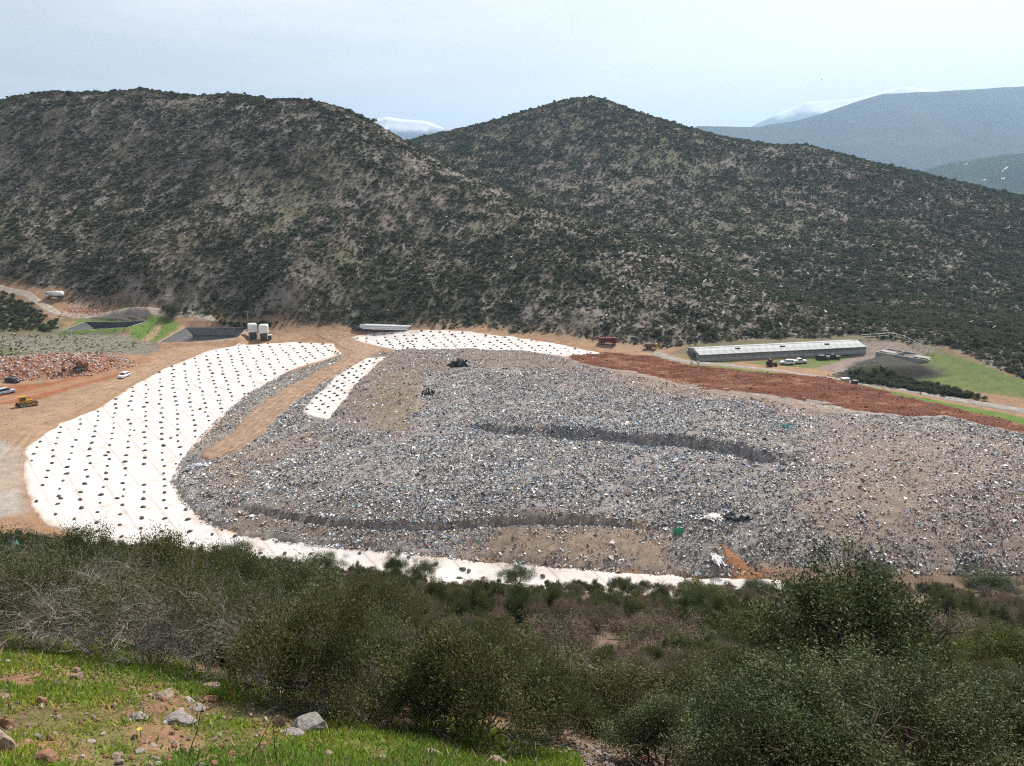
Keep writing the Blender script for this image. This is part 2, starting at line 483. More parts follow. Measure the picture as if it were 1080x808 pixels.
def ground_mat(name, scale=1.0, bump=1.0, var=0.35, speck=0.0):
    """vertex colour x noise at several sizes, with relief"""
    m, n, l, b = node_mat(name)
    b.inputs['Roughness'].default_value = 0.95; b.inputs['Specular IOR Level'].default_value = 0.12
    at = n.new('ShaderNodeAttribute'); at.attribute_name = 'Col'
    t = n.new('ShaderNodeTexCoord')
    n1 = n.new('ShaderNodeTexNoise'); n1.inputs['Scale'].default_value = 0.35 * scale; n1.inputs['Detail'].default_value = 9; n1.inputs['Roughness'].default_value = .68
    n2 = n.new('ShaderNodeTexNoise'); n2.inputs['Scale'].default_value = 2.6 * scale; n2.inputs['Detail'].default_value = 7; n2.inputs['Roughness'].default_value = .7
    for q in (n1, n2): l.new(t.outputs['Object'], q.inputs['Vector'])
    ad = n.new('ShaderNodeMath'); ad.operation = 'ADD'
    l.new(n1.outputs['Fac'], ad.inputs[0]); l.new(n2.outputs['Fac'], ad.inputs[1])
    mr = n.new('ShaderNodeMapRange'); mr.inputs['From Min'].default_value = .7; mr.inputs['From Max'].default_value = 1.3
    mr.inputs['To Min'].default_value = 1 - var; mr.inputs['To Max'].default_value = 1 + var
    l.new(ad.outputs[0], mr.inputs['Value'])
    mul = n.new('ShaderNodeVectorMath'); mul.operation = 'SCALE'
    l.new(at.outputs['Color'], mul.inputs[0]); l.new(mr.outputs['Result'], mul.inputs['Scale'])
    l.new(mul.outputs[0], b.inputs['Base Color'])
    bp = n.new('ShaderNodeBump'); bp.inputs['Strength'].default_value = .8; bp.inputs['Distance'].default_value = .25 * bump
    l.new(n2.outputs['Fac'], bp.inputs['Height']); l.new(bp.outputs['Normal'], b.inputs['Normal'])
    return m

def vcol_mat(name, rough=.7, spec=.3, var=.15):
    m, n, l, b = node_mat(name)
    b.inputs['Roughness'].default_value = rough; b.inputs['Specular IOR Level'].default_value = spec
    at = n.new('ShaderNodeAttribute'); at.attribute_name = 'Col'
    t = n.new('ShaderNodeTexCoord'); nz = n.new('ShaderNodeTexNoise'); nz.inputs['Scale'].default_value = 6; nz.inputs['Detail'].default_value = 5
    l.new(t.outputs['Object'], nz.inputs['Vector'])
    mr = n.new('ShaderNodeMapRange'); mr.inputs['From Min'].default_value = .3; mr.inputs['From Max'].default_value = .7
    mr.inputs['To Min'].default_value = 1 - var; mr.inputs['To Max'].default_value = 1 + var
    l.new(nz.outputs['Fac'], mr.inputs['Value'])
    mul = n.new('ShaderNodeVectorMath'); mul.operation = 'SCALE'
    l.new(at.outputs['Color'], mul.inputs[0]); l.new(mr.outputs['Result'], mul.inputs['Scale'])
    l.new(mul.outputs[0], b.inputs['Base Color'])
    if var > .25:
        n2 = n.new('ShaderNodeTexNoise'); n2.inputs['Scale'].default_value = 9; n2.inputs['Detail'].default_value = 8; n2.inputs['Roughness'].default_value = .65
        l.new(t.outputs['Object'], n2.inputs['Vector'])
        bp = n.new('ShaderNodeBump'); bp.inputs['Strength'].default_value = .7; bp.inputs['Distance'].default_value = .08
        l.new(n2.outputs['Fac'], bp.inputs['Height']); l.new(bp.outputs['Normal'], b.inputs['Normal'])
    return m

def leaf_mat(name, c0, c1, rough=.5, trans=.25, spec=.4):
    """leaf colour varies per leaf (Col) and per plant (object random)"""
    m = bpy.data.materials.new(name); m.use_nodes = True
    n, l = m.node_tree.nodes, m.node_tree.links
    b = n['Principled BSDF']; out = n['Material Output']
    b.inputs['Roughness'].default_value = rough; b.inputs['Specular IOR Level'].default_value = spec
    oi = n.new('ShaderNodeObjectInfo'); at = n.new('ShaderNodeAttribute'); at.attribute_name = 'Col'
    mx = n.new('ShaderNodeMixRGB'); mx.inputs['Color1'].default_value = (*c0, 1); mx.inputs['Color2'].default_value = (*c1, 1)
    l.new(oi.outputs['Random'], mx.inputs['Fac'])
    ml = n.new('ShaderNodeMixRGB'); ml.blend_type = 'MULTIPLY'; ml.inputs['Fac'].default_value = 1
    l.new(mx.outputs['Color'], ml.inputs['Color1']); l.new(at.outputs['Color'], ml.inputs['Color2'])
    l.new(ml.outputs['Color'], b.inputs['Base Color'])
    tr = n.new('ShaderNodeBsdfTranslucent'); l.new(ml.outputs['Color'], tr.inputs['Color'])
    ms = n.new('ShaderNodeMixShader'); ms.inputs['Fac'].default_value = trans
    l.new(b.outputs[0], ms.inputs[1]); l.new(tr.outputs[0], ms.inputs[2]); l.new(ms.outputs[0], out.inputs['Surface'])
    MATS[name] = m
    return m

M_ground = ground_mat('ground_soil', 1.0, 1.0, .38)
M_waste = ground_mat('waste_soil', 2.2, 1.4, .5)
M_red = ground_mat('red_soil', 1.6, 1.6, .42)
M_litter = vcol_mat('litter', .55, .35)
M_rockv = vcol_mat('stone', .9, .2, .3)
M_bark = mat('bark', (.16, .125, .10), .9, var=.25, scale=12)
M_twig = mat('twig', (.27, .235, .21), .9, var=.25, scale=9)
M_leafdark = leaf_mat('leaf_dark', (.048, .064, .022), (.070, .084, .030), .5, .26, .16)
M_leafheath = leaf_mat('leaf_heath', (.076, .086, .034), (.104, .108, .044), .6, .28, .12)
M_leafbrown = leaf_mat('leaf_brown', (.15, .122, .09), (.21, .165, .13), .85, .2, .2)
M_leafgreen = leaf_mat('leaf_green', (.085, .11, .03), (.12, .135, .042), .55, .3, .3)
M_hillbush = leaf_mat('hill_bush', (.056, .072, .036), (.105, .112, .064), .85, .32, .08)
M_hilldry = leaf_mat('hill_dry_bush', (.13, .125, .085), (.20, .175, .135), .9, .15, .1)
M_grass = leaf_mat('grass_blade', (.21, .31, .045), (.21, .31, .045), .6, .4, .15)

# ------------------------------------------------------------------ the ground: one sheet to the horizon
us = np.concatenate([[-1.55, -1.4, -1.3, -1.2, -1.1, -1.02, -.96], np.linspace(-.92, .92, 560), [.96, 1.02, 1.1, 1.2, 1.3, 1.4, 1.55]])
ys = np.concatenate([[-400, -120, -40, -12, -4, -1, 1, 2.2, 3.2], np.geomspace(4, 118, 210), np.geomspace(118.6, 330, 250), np.geomspace(332, 900, 170), np.geomspace(930, 15000, 22)])
UU, YY = np.meshgrid(us, ys)
XX = UU * np.where(YY > 4, YY, 4 + np.abs(np.minimum(YY, 0)))
XX = np.where(np.abs(UU) > .93, XX + np.sign(UU) * (np.abs(UU) - .93) * 400, XX)
gx, gy = XX.ravel(), YY.ravel()
gz = T(gx, gy)

def lerp(a, b, t): return a * (1 - t[:, None]) + np.array(b)[None] * t[:, None]
C = np.tile(np.array([.155, .115, .082]), (len(gx), 1))                              # near-slope earth
nA, nB, nC = fbm(gx, gy, 22, 4, 71), fbm(gx, gy, 5, 4, 75), fbm(gx, gy, 55, 3, 79)
farm = sstep(110, 130, gy)
hillm = sstep(-2, 3, gy - foot_y(gx / np.maximum(gy, 4)) + 3 * nB)
C = lerp(C, (.29, .18, .11), farm)                                                  # compacted dirt around the landfill
rock = sstep(-.15, .35, nB + .5 * nA)
hc = lerp(np.tile(np.array([.112, .098, .07]), (len(gx), 1)), (.215, .185, .16), rock)
hc = lerp(hc, (.12, .12, .065), sstep(-.1, .45, nC + .5 * nA) * .6)
C = C * (1 - hillm[:, None]) + hc * hillm[:, None]
def zone(P, soft=1.5, amp=1.5, sc=5, seed=91, world=False):
    poly = P if world else wpoly(P)
    d = sdist(poly, gx, gy)
    return sstep(-soft, soft, d + noisy(gx, gy, amp, sc, seed) * (d > -11))
C = lerp(C, (.30, .20, .13), zone([(-80, 400), (0, 398), (60, 400), (95, 396), (150, 380), (185, 366), (250, 356), (330, 350), (300, 365), (215, 375), (140, 408), (60, 450), (0, 470), (-80, 480)], 2, 2) * .7)
C = lerp(C, (.27, .105, .05), zone([(60, 402), (100, 394), (150, 379), (170, 377), (120, 398), (70, 412), (30, 424), (-40, 430), (-40, 412)], 1.5, 1.5))                        # freshly dug red strip
C = lerp(C, (.33, .30, .26), zone([(-90, 450), (-10, 462), (24, 472), (22, 505), (28, 540), (-90, 560)], 2, 1))                  # greyer haul road at the left
C = lerp(C, (.29, .135, .075), zone(HEAP, 1.5, 2.5, 4, 95, True))
C = lerp(C, (.185, .17, .125), zone([(-80, 348), (60, 350), (130, 352), (170, 364), (160, 374), (60, 372), (0, 376), (-80, 380)], 2, 2))   # grey stony spoil
C = lerp(C, (.11, .13, .045), zone([(-80, 366), (0, 364), (40, 372), (0, 378), (-80, 382)], 2, 2) * .8)
C = lerp(C, (.10, .155, .035), zone([(58, 356), (84, 336), (130, 331), (178, 336), (190, 341), (165, 362), (150, 360), (135, 352), (70, 354)], 1.2, 1.5))        # green rims of the ponds
C = lerp(C, (.33, .22, .13), zone([(148, 360), (165, 341), (172, 341), (158, 361)], .8, .8) * .8)
C = lerp(C, (.11, .125, .045), zone([(60, 340), (75, 326), (150, 322), (190, 330), (150, 334), (90, 337)], 1.2, 1.5) * .7)
C = lerp(C, (.40, .21, .12), zone([(60, 334), (68, 325), (110, 322), (112, 330), (75, 335)], 1, 1.5) * .8)
C = lerp(C, (.33, .25, .19), zone([(70, 318), (95, 312), (112, 322), (72, 326)], 1, 1.5) * .7)
C = lerp(C, (.30, .27, .20), zone([(140, 329), (172, 327), (200, 327), (226, 334), (196, 334)], .8, .6))
C = lerp(C, (.15, .125, .085), zone([(-80, 306), (10, 308), (38, 322), (52, 336), (70, 342), (60, 352), (-80, 352)], 1.5, 2.5))
C = lerp(C, (.125, .12, .06), zone([(-80, 335), (30, 335), (64, 343), (58, 354), (-80, 354)], 1.5, 2.5) * .7)
C = lerp(C, (.17, .13, .09), zone([(60, 316), (75, 304), (115, 314), (170, 322), (240, 336), (200, 332), (140, 326), (110, 322)], 1.5, 2) * .9)
C = lerp(C, (.16, .15, .08), zone([(225, 336), (300, 341), (310, 347), (262, 345), (230, 341)], 1, 1.2) * .7)
# right-hand side: verges, yard
C = lerp(C, (.14, .13, .08), zone([(705, 373), (735, 361), (910, 351), (990, 363), (1085, 402), (1085, 420), (1000, 378), (910, 364), (740, 374)], 1.5, 1.5) * .85)
C = lerp(C, (.10, .15, .04), zone([(704, 374), (730, 377), (820, 386), (900, 392), (960, 402), (1100, 424), (1200, 440), (1200, 400), (1085, 402), (1000, 374), (985, 372), (920, 372), (760, 384)], 1.0, 1.2) * .85)
C = lerp(C, (.10, .16, .03), zone([(728, 384), (760, 387), (800, 391), (880, 400), (1000, 425), (1090, 442), (1200, 462), (1200, 470), (1090, 450), (1000, 432), (860, 402), (728, 387)], .8, .6))
C = lerp(C, (.24, .19, .16), zone([(862, 388), (900, 376), (910, 360), (950, 360), (985, 372), (960, 378), (930, 380), (900, 390), (880, 394)], 1.2, 1.5))
C = lerp(C, (.05, .045, .042), zone(DUMP, 1.5, 1.5, 4, 97, True) * .9)
C = lerp(C, (.06, .068, .03), zone([(893, 396), (930, 396), (1010, 412), (1040, 422), (1000, 418), (900, 402)], .8, 1))
for lp, wd in (([(-80, 455), (0, 452), (50, 438), (100, 417), (150, 392), (200, 368), (260, 356), (330, 351), (400, 347), (470, 344), (560, 350), (640, 362), (690, 372)], 5.5),
               ([(-80, 425), (0, 422), (60, 408), (120, 392), (165, 378)], 4.0), ([(-80, 520), (5, 515), (15, 480), (40, 452)], 4.0)):
    ld, lsg, lfr = linedist(wpoly(lp, closed=False), gx, gy)
    m_ = sstep(wd, wd * .5, ld) * (farm > .5)
    st_ = np.sin(ld * lsg * 3.1 + 1.5 * fbm(gx, gy, 14, 2, 121)) * sstep(-.3, .3, fbm(gx, gy, 10, 2, 123))
    C = lerp(C, (.35, .24, .155), m_ * .45)
    C = C * (1 + (.16 * st_ * m_)[:, None])
# near: grass terrace soil is redder, with greenish mat
nearm = sstep(30, 16, gy)
C = lerp(C, (.27, .17, .105), nearm * sstep(-.3, .4, nB))
GRZ = zone([(-70, 668), (0, 670), (60, 677), (130, 690), (200, 701), (260, 716), (320, 740), (380, 748), (430, 760), (480, 774), (540, 792), (585, 808), (640, 850), (-70, 850)], .25, .2, 1)
C = lerp(C, (.15, .135, .05), GRZ)
BARE_PX = ([(-70, 712), (0, 708), (60, 700), (100, 705), (150, 722), (215, 718), (245, 735), (215, 752), (190, 765), (130, 755), (95, 738), (40, 742), (-70, 760)],
           [(-70, 770), (20, 768), (60, 775), (88, 792), (70, 815), (-70, 840)],
           [(150, 765), (190, 756), (205, 775), (170, 790), (150, 785)], [(280, 765), (345, 760), (350, 780), (290, 785)],
           [(325, 738), (370, 740), (400, 750), (380, 756), (345, 752)])
for q in BARE_PX: C = lerp(C, (.27, .16, .095), zone(q, .25, .35, .7, 93))
# sink the sheet a little where other sheets lie on it
for poly in (LINER_A, LINER_B, LINER_C, WASTE):
    gz = gz - 0.5 * sstep(2.0, 5.0, sdist(poly, gx, gy))
nr, nc = UU.shape
idx = np.arange(nr * nc).reshape(nr, nc)
quads = np.stack([idx[:-1, :-1], idx[:-1, 1:], idx[1:, 1:], idx[1:, :-1]], -1).reshape(-1, 4)
tag(obj_np('ground', np.stack([gx, gy, gz], 1), quads, M_ground, np.clip(C, 0.01, .9), True), kind='structure')

# ------------------------------------------------------------------ sheets on the ground
def sheet(name, poly, mat_, res, hfun, cfun=None, edge=1.0, low=-.45, smooth=True, rag=.5):
    """grid over a traced region; its rim dips under the ground so the outline follows the trace"""
    mn, mx = poly.min(0) - 2.5, poly.max(0) + 2.5
    mx[0] = min(mx[0], 0.80 * mx[1]); mn[0] = max(mn[0], -0.85 * mx[1])
    xs = np.arange(mn[0], mx[0], res); yv = np.arange(mn[1], mx[1], res)
    X, Y = np.meshgrid(xs, yv); X = X.ravel(); Y = Y.ravel()
    sd = sdist(poly, X, Y)
    sd = sd + rag * (fbm(X, Y, 3.5, 3, 141) + .5 * fbm(X, Y, 1.2, 2, 143)) * (sd > -11)
    keep = (sd > -1.6) & (np.abs(X) < .86 * Y)
    k2 = keep.reshape(len(yv), len(xs))
    q = k2[:-1, :-1] & k2[:-1, 1:] & k2[1:, 1:] & k2[1:, :-1]
    id_ = np.arange(len(X)).reshape(len(yv), len(xs))
    Q = np.stack([id_[:-1, :-1], id_[:-1, 1:], id_[1:, 1:], id_[1:, :-1]], -1)[q]
    used = np.unique(Q); remap = np.full(len(X), -1); remap[used] = np.arange(len(used))
    X, Y, sd = X[used], Y[used], sd[used]; Q = remap[Q]
    Z = T(X, Y)
    h = hfun(X, Y, sd)
    Z = Z + np.where(sd < edge, low + (h - low) * sstep(-.6, edge, sd), h)
    return obj_np(name, np.stack([X, Y, Z], 1), Q, mat_, cfun(X, Y, sd) if cfun else None, smooth)

# white ballasted cover sheets
m, n, l, b = node_mat('cover_sheet')
b.inputs['Roughness'].default_value = .75; b.inputs['Specular IOR Level'].default_value = .2
t = n.new('ShaderNodeTexCoord')
nz = n.new('ShaderNodeTexNoise'); nz.inputs['Scale'].default_value = .35; nz.inputs['Detail'].default_value = 8; nz.inputs['Roughness'].default_value = .65
mp = n.new('ShaderNodeMapping'); mp.inputs['Rotation'].default_value = (0, 0, R(-38))
wv = n.new('ShaderNodeTexWave'); wv.inputs['Scale'].default_value = .055; wv.inputs['Distortion'].default_value = .6; wv.inputs['Detail'].default_value = 2; wv.inputs['Detail Scale'].default_value = .6
l.new(t.outputs['Object'], nz.inputs['Vector']); l.new(t.outputs['Object'], mp.inputs['Vector']); l.new(mp.outputs['Vector'], wv.inputs['Vector'])
r1 = n.new('ShaderNodeValToRGB'); r1.color_ramp.elements[0].position = .28; r1.color_ramp.elements[0].color = (.47, .40, .345, 1); r1.color_ramp.elements[1].position = .5; r1.color_ramp.elements[1].color = (.63, .585, .55, 1)
r2 = n.new('ShaderNodeValToRGB'); r2.color_ramp.elements[0].position = .0; r2.color_ramp.elements[0].color = (.78, .76, .74, 1); r2.color_ramp.elements[1].position = .03; r2.color_ramp.elements[1].color = (1, 1, 1, 1)
l.new(nz.outputs['Fac'], r1.inputs['Fac']); l.new(wv.outputs['Fac'], r2.inputs['Fac'])
mm = n.new('ShaderNodeMixRGB'); mm.blend_type = 'MULTIPLY'; mm.inputs['Fac'].default_value = 1
l.new(r1.outputs['Color'], mm.inputs['Color1']); l.new(r2.outputs['Color'], mm.inputs['Color2']); atd = n.new('ShaderNodeAttribute'); atd.attribute_name = 'Col'
md_ = n.new('ShaderNodeMixRGB'); md_.blend_type = 'MULTIPLY'; md_.inputs['Fac'].default_value = 1
l.new(mm.outputs['Color'], md_.inputs['Color1']); l.new(atd.outputs['Color'], md_.inputs['Color2']); l.new(md_.outputs['Color'], b.inputs['Base Color'])
n3 = n.new('ShaderNodeTexNoise'); n3.inputs['Scale'].default_value = 1.4; n3.inputs['Detail'].default_value = 4; l.new(t.outputs['Object'], n3.inputs['Vector'])
bp = n.new('ShaderNodeBump'); bp.inputs['Strength'].default_value = .35; bp.inputs['Distance'].default_value = .12
l.new(n3.outputs['Fac'], bp.inputs['Height']); l.new(bp.outputs['Normal'], b.inputs['Normal'])
M_sheet = m
def cover_dirt(x, y, sd):
    d = sstep(1.6, .1, sd + 1.2 * fbm(x, y, 4, 3, 131)) * .55 * sstep(30, -10, x) + sstep(.35, .75, fbm(x, y, 9, 4, 133)) * .3
    return lerp(np.ones((len(x), 3)), (.62, .44, .32), np.clip(d, 0, .9))
def cover_h(x, y, sd):
    a = R(-38)
    s = x * math.cos(a) + y * math.sin(a)
    return .10 + .05 * np.sin(s * 1.15) ** 8 + .05 * fbm(x, y, 2.5, 3, 81)
tag(sheet('cover_sheet', LINER_A, M_sheet, .55, cover_h, cover_dirt, .5), 'large white geotextile sheet dotted with dark sandbags, curving round the left side of the waste', 'geotextile')
def wh_at(x, y):
    q = sdist(WASTE, x, y)
    return np.where(q > .8, waste_h(x, y) + .5 * sstep(0, 6, q), 0)
tag(sheet('cover_sheet', LINER_B, M_sheet, .5, lambda x, y, s: cover_h(x, y, s) + wh_at(x, y) + .12, cover_dirt, .5, .1), 'small narrow white geotextile strip on the waste beside the dirt track', 'geotextile')
tag(sheet('cover_sheet', LINER_C, M_sheet, .55, lambda x, y, s: cover_h(x, y, s) + .25, cover_dirt, .5), 'long white geotextile sheet with dark sandbags behind the waste, below the far hill', 'geotextile')

# tipped waste
W_ZONES = []
def wz(P, col, soft=2.0, k=1.0, cov=1.0): W_ZONES.append((wpoly(P), col, soft, k, cov))
wz([(365, 374), (430, 369), (560, 371), (620, 383), (640, 392), (600, 396), (520, 388), (450, 398), (430, 440), (380, 462), (345, 450), (380, 404)], (.215, .17, .14), 3, .85, .5)
wz([(392, 462), (392, 420), (410, 395), (440, 392), (445, 425), (436, 462)], (.235, .185, .13), 2.2, .85, .35)
wz([(640, 390), (720, 404), (800, 419), (900, 440), (880, 448), (780, 428), (690, 418), (640, 405)], (.27, .195, .15), 4, .85, .55)
wz([(236, 538), (300, 550), (370, 558), (450, 560), (540, 556), (540, 566), (480, 566), (420, 578), (300, 572), (240, 560)], (.21, .165, .125), 1.5, .8, .75)
wz([(450, 572), (520, 563), (640, 560), (700, 565), (712, 590), (700, 602), (620, 600), (500, 588)], (.285, .21, .15), 4.0, .9, .16)
wz([(760, 580), (790, 600), (900, 601), (900, 606), (800, 609), (775, 600)], (.33, .19, .11), 1, 1, .06)
wz([(890, 490), (960, 470), (1010, 520), (1000, 560), (930, 565), (900, 530)], (.24, .18, .145), 5, .75, .55)
wz([(850, 445), (1000, 455), (1200, 490), (1200, 606), (880, 604), (840, 560), (850, 500)], (.27, .215, .175), 9, .8, .48)
wz([(1040, 490), (1200, 500), (1200, 600), (1060, 590), (1000, 575), (1040, 540)], (.24, .185, .155), 5, .5, .7)
wz([(300, 530), (420, 540), (560, 545), (690, 552), (690, 562), (450, 560), (330, 553), (250, 540)], (.20, .16, .13), 1.5, .7, .8)
wz([(200, 470), (262, 420), (310, 396), (360, 378), (352, 386), (300, 412), (262, 438), (240, 462), (205, 486)], (.26, .23, .19), 1.5, .9, .6)
wz([(215, 500), (245, 478), (290, 470), (330, 455), (360, 468), (300, 485), (250, 520), (225, 525)], (.24, .18, .135), 3, .6, .8)
wz([(706, 565), (760, 565), (770, 590), (750, 603), (712, 598)], (.26, .235, .21), 1.5, .9, .6)
def waste_col(x, y, sd):
    c = np.tile(np.array([.29, .255, .23]), (len(x), 1))
    c = lerp(c, (.14, .125, .12), sstep(.0, .5, fbm(x, y, 1.6, 2, 57)) * .8)
    c = lerp(c, (.42, .40, .39), sstep(.1, .5, fbm(x, y, 1.1, 2, 58)) * .6)
    for poly, col, soft, k, cov in W_ZONES:
        d = sdist(poly, x, y)
        c = lerp(c, col, sstep(-soft, soft, d + noisy(x, y, soft, 4, 59) * (d > -11)) * k)
    return c
def waste_hh(x, y, sd): return waste_h(x, y) + .5 * sstep(0, 6, sd)
waste = sheet('waste_heap', WASTE, M_waste, .55, waste_hh, waste_col, 1.0, -.5, False, 1.3)
tag(waste, kind='stuff', label='broad heap of compacted rubbish filling the landfill cell', cat='waste')

# dirt track over the waste
def track_col(x, y, sd):
    c = np.tile(np.array([.31, .21, .145]), (len(x), 1))
    c = lerp(c, (.29, .17, .10), sstep(.1, .4, fbm(x, y, 3, 3, 63)) * .6)
    st_ = np.sin(sd * 3.3 + 1.2 * fbm(x, y, 9, 2, 121))
    return lerp(c, (.46, .33, .225), sstep(.2, .9, st_) * .55 * sstep(.5, 1.5, sd))
def track_h(x, y, sd):
    r = .1 * np.exp(-((sd - 2.0) / .5) ** 2)
    ins = sstep(0.5, 4, sdist(WASTE, x, y))
    return ins * (waste_h(x, y) + .5 * sstep(0, 6, sdist(WASTE, x, y))) + .28 - r + .06 * fbm(x, y, 1.5, 3, 64)
tag(sheet('dirt_track', TRACK, M_red, .5, track_h, track_col, .8, -.3, True, 1.1), kind='structure')

# red soil bank
def red_col(x, y, sd):
    c = np.tile(np.array([.155, .056, .03]), (len(x), 1))
    c = lerp(c, (.30, .145, .085), sstep(.0, .5, fbm(x * .5, y, 3.5, 4, 65)) * .85)
    return lerp(c, (.11, .042, .026), sstep(.0, .45, fbm(x, y, 2.0, 3, 66)) * .75)
def red_h(x, y, sd):
    n1_ = 1 - np.abs(fbm(x * .35, y * 1.2, 2.6, 3, 67))
    return .12 + .75 * sstep(0, 5, sd) * (.5 + .5 * fbm(x, y, 7, 3, 68)) + 1.1 * (n1_ - .65) * sstep(0, 2, sd)
tag(sheet('red_soil_bank', REDBANK, M_red, .5, red_h, red_col, 1.0, -.4, False, 1.6), kind='structure')

# ------------------------------------------------------------------ roads (narrow ribbons along a traced centre line)
def ribbon(name, line_px, width, mat_, lift=.06, kind='structure', n=140):
    L = wpoly(line_px, closed=False)
    seg = np.hypot(*np.diff(L, axis=0).T); s = np.concatenate([[0], np.cumsum(seg)])
    t_ = np.linspace(0, s[-1], n)
    P = np.stack([np.interp(t_, s, L[:, 0]), np.interp(t_, s, L[:, 1])], 1)
    for _ in range(6): P[1:-1] = (P[:-2] + 2 * P[1:-1] + P[2:]) / 4
    d = np.gradient(P, axis=0); d /= np.linalg.norm(d, axis=1)[:, None]
    nrm = np.stack([-d[:, 1], d[:, 0]], 1)
    wn_ = 1 + .12 * fbm(t_, t_ * 0, 6, 2, 85)
    rows = []
    for k in np.linspace(-1, 1, 9):
        q = P + nrm * (k * width / 2 * wn_)[:, None]
        z = T(q[:, 0], q[:, 1]) + (lift if abs(k) < .95 else -.25) + .02 * (1 - k * k)
        rows.append(np.stack([q[:, 0], q[:, 1], z], 1))
    V = np.concatenate(rows); i_ = np.arange(9 * n).reshape(9, n)
    Q = np.stack([i_[:-1, :-1], i_[1:, :-1], i_[1:, 1:], i_[:-1, 1:]], -1).reshape(-1, 4)
    o = obj_np(name, V, Q[:, ::-1], mat_, None, True)
    return tag(o, kind=kind)
M_road = mat('road_gravel', (.30, .275, .24), .95, var=.16, scale=.6, spec=.1)
M_track = mat('track_dust', (.36, .31, .25), .95, var=.16, scale=.5, spec=.1)
ribbon('road', [(690, 373), (720, 381), (760, 385), (820, 391), (880, 400), (950, 411), (1020, 424), (1090, 436), (1160, 450)], 4.6, M_road, .16)
ribbon('road', [(-80, 296), (0, 302), (28, 309), (44, 321), (60, 331), (100, 333), (150, 328), (200, 331), (228, 337)], 4.2, M_track, .15)

# ------------------------------------------------------------------ far mountains
m, n, l, b = node_mat('mountain')
b.inputs['Roughness'].default_value = 1.0; b.inputs['Specular IOR Level'].default_value = 0
at = n.new('ShaderNodeAttribute'); at.attribute_name = 'Col'; l.new(at.outputs['Color'], b.inputs['Base Color'])
M_mount = m
def mountain(name, crest, Y, depth, snow, base_col, seed, amp=.05):
    px = np.array([c[0] for c in crest], float); py = np.array([c[1] for c in crest], float)
    xs = np.linspace(px[0], px[-1], 260)
    pyi = np.interp(xs, px, py)
    u, s = pxray(xs, pyi)
    zc = CAMZ - s * Y
    zc = zc + fbm(xs, xs * 0, 22, 4, seed) * amp * .35 * (zc.max() + 100) * .25
    rows, cols_ = [], []
    nrow = 70
    for k in range(nrow):
        tt = k / (nrow - 1) * 1.5 - 1.0                     # -1 front foot, 0 crest, .5 back
        yv = Y + depth * tt
        f = np.clip(1 - abs(tt) ** 0.85, 0, 1) if tt < 0 else 1 - tt * 1.2
        xw = u * Y
        rel = fbm(xw, np.full_like(xw, yv), depth * .45, 6, seed + 3, .6)
        z = -120 + (zc + 120) * f + rel * amp * zc.max() * (abs(tt) ** .6) * 8.0
        rows.append(np.stack([xw, np.full_like(xw, yv), z], 1))
        c = np.tile(np.array(base_col), (len(xs), 1)) * (1 + 1.1 * rel[:, None])
        if snow is not None:
            w = sstep(snow[0], snow[1], z + rel * (snow[1] - snow[0]) * 3.0)
            c = lerp(c, (.85, .87, .9), w)
        cols_.append(c)
    V = np.concatenate(rows); i_ = np.arange(nrow * len(xs)).reshape(nrow, len(xs))
    Q = np.stack([i_[:-1, :-1], i_[:-1, 1:], i_[1:, 1:], i_[1:, :-1]], -1).reshape(-1, 4)
    return tag(obj_np(name, V, Q, M_mount, np.clip(np.concatenate(cols_), .01, .95), True), kind='structure')
mountain('mountain', [(690, 160), (735, 133), (800, 134), (850, 125), (870, 119), (905, 107), (932, 99), (1000, 96), (1080, 91), (1180, 84), (1300, 90)], 5000, 2000, None, (.06, .075, .07), 101)
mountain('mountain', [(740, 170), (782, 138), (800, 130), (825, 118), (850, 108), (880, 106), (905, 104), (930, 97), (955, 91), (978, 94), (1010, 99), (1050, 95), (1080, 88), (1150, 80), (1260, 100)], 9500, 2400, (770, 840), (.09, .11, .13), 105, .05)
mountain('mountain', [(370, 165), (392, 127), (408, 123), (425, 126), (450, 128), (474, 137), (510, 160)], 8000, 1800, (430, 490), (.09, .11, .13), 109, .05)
mountain('mountain', [(930, 205), (965, 183), (1000, 172), (1050, 164), (1080, 161), (1150, 150), (1300, 140)], 2600, 900, None, (.035, .055, .035), 113)

# ------------------------------------------------------------------ haze
def haze_box():
    mb = MB()
    x0, x1, y0, y1, z0, z1 = -24000, 24000, -2500, 15500, -240, 1230
    mb.add([(x0, y0, z0), (x1, y0, z0), (x1, y1, z0), (x0, y1, z0), (x0, y0, z1), (x1, y0, z1), (x1, y1, z1), (x0, y1, z1)],
           [(0, 3, 2, 1), (4, 5, 6, 7), (0, 1, 5, 4), (1, 2, 6, 5), (2, 3, 7, 6), (3, 0, 4, 7)])
    mv = bpy.data.materials.new('haze_air'); mv.use_nodes = True
    nn = mv.node_tree.nodes; nn.clear()
    pv = nn.new('ShaderNodeVolumePrincipled'); oo = nn.new('ShaderNodeOutputMaterial')
    pv.inputs['Color'].default_value = (.50, .73, 1.0, 1)
    pv.inputs['Density'].default_value = 0.00011
    pv.inputs['Anisotropy'].default_value = 0.35
    mv.node_tree.links.new(pv.outputs[0], oo.inputs['Volume'])
    return tag(mb.build('haze', mv), kind='stuff')
haze_box()

# ------------------------------------------------------------------ plants: prototypes
def unit(v): return v / (np.linalg.norm(v, axis=-1, keepdims=True) + 1e-9)

def leaves_np(P, D, N, length, width, bright, r_):
    """one quad leaf per row: P base, D direction, N blade normal"""
    S = unit(np.cross(D, N))
    L = length[:, None]; W = width[:, None]
    a = P; b_ = P + D * L * .5 + S * W * .5; c = P + D * L; d = P + D * L * .5 - S * W * .5
    V = np.stack([a, b_, c, d], 1).reshape(-1, 3)
    Fq = np.arange(len(P) * 4).reshape(-1, 4)
    return V, Fq, np.repeat(bright, 4, 0)

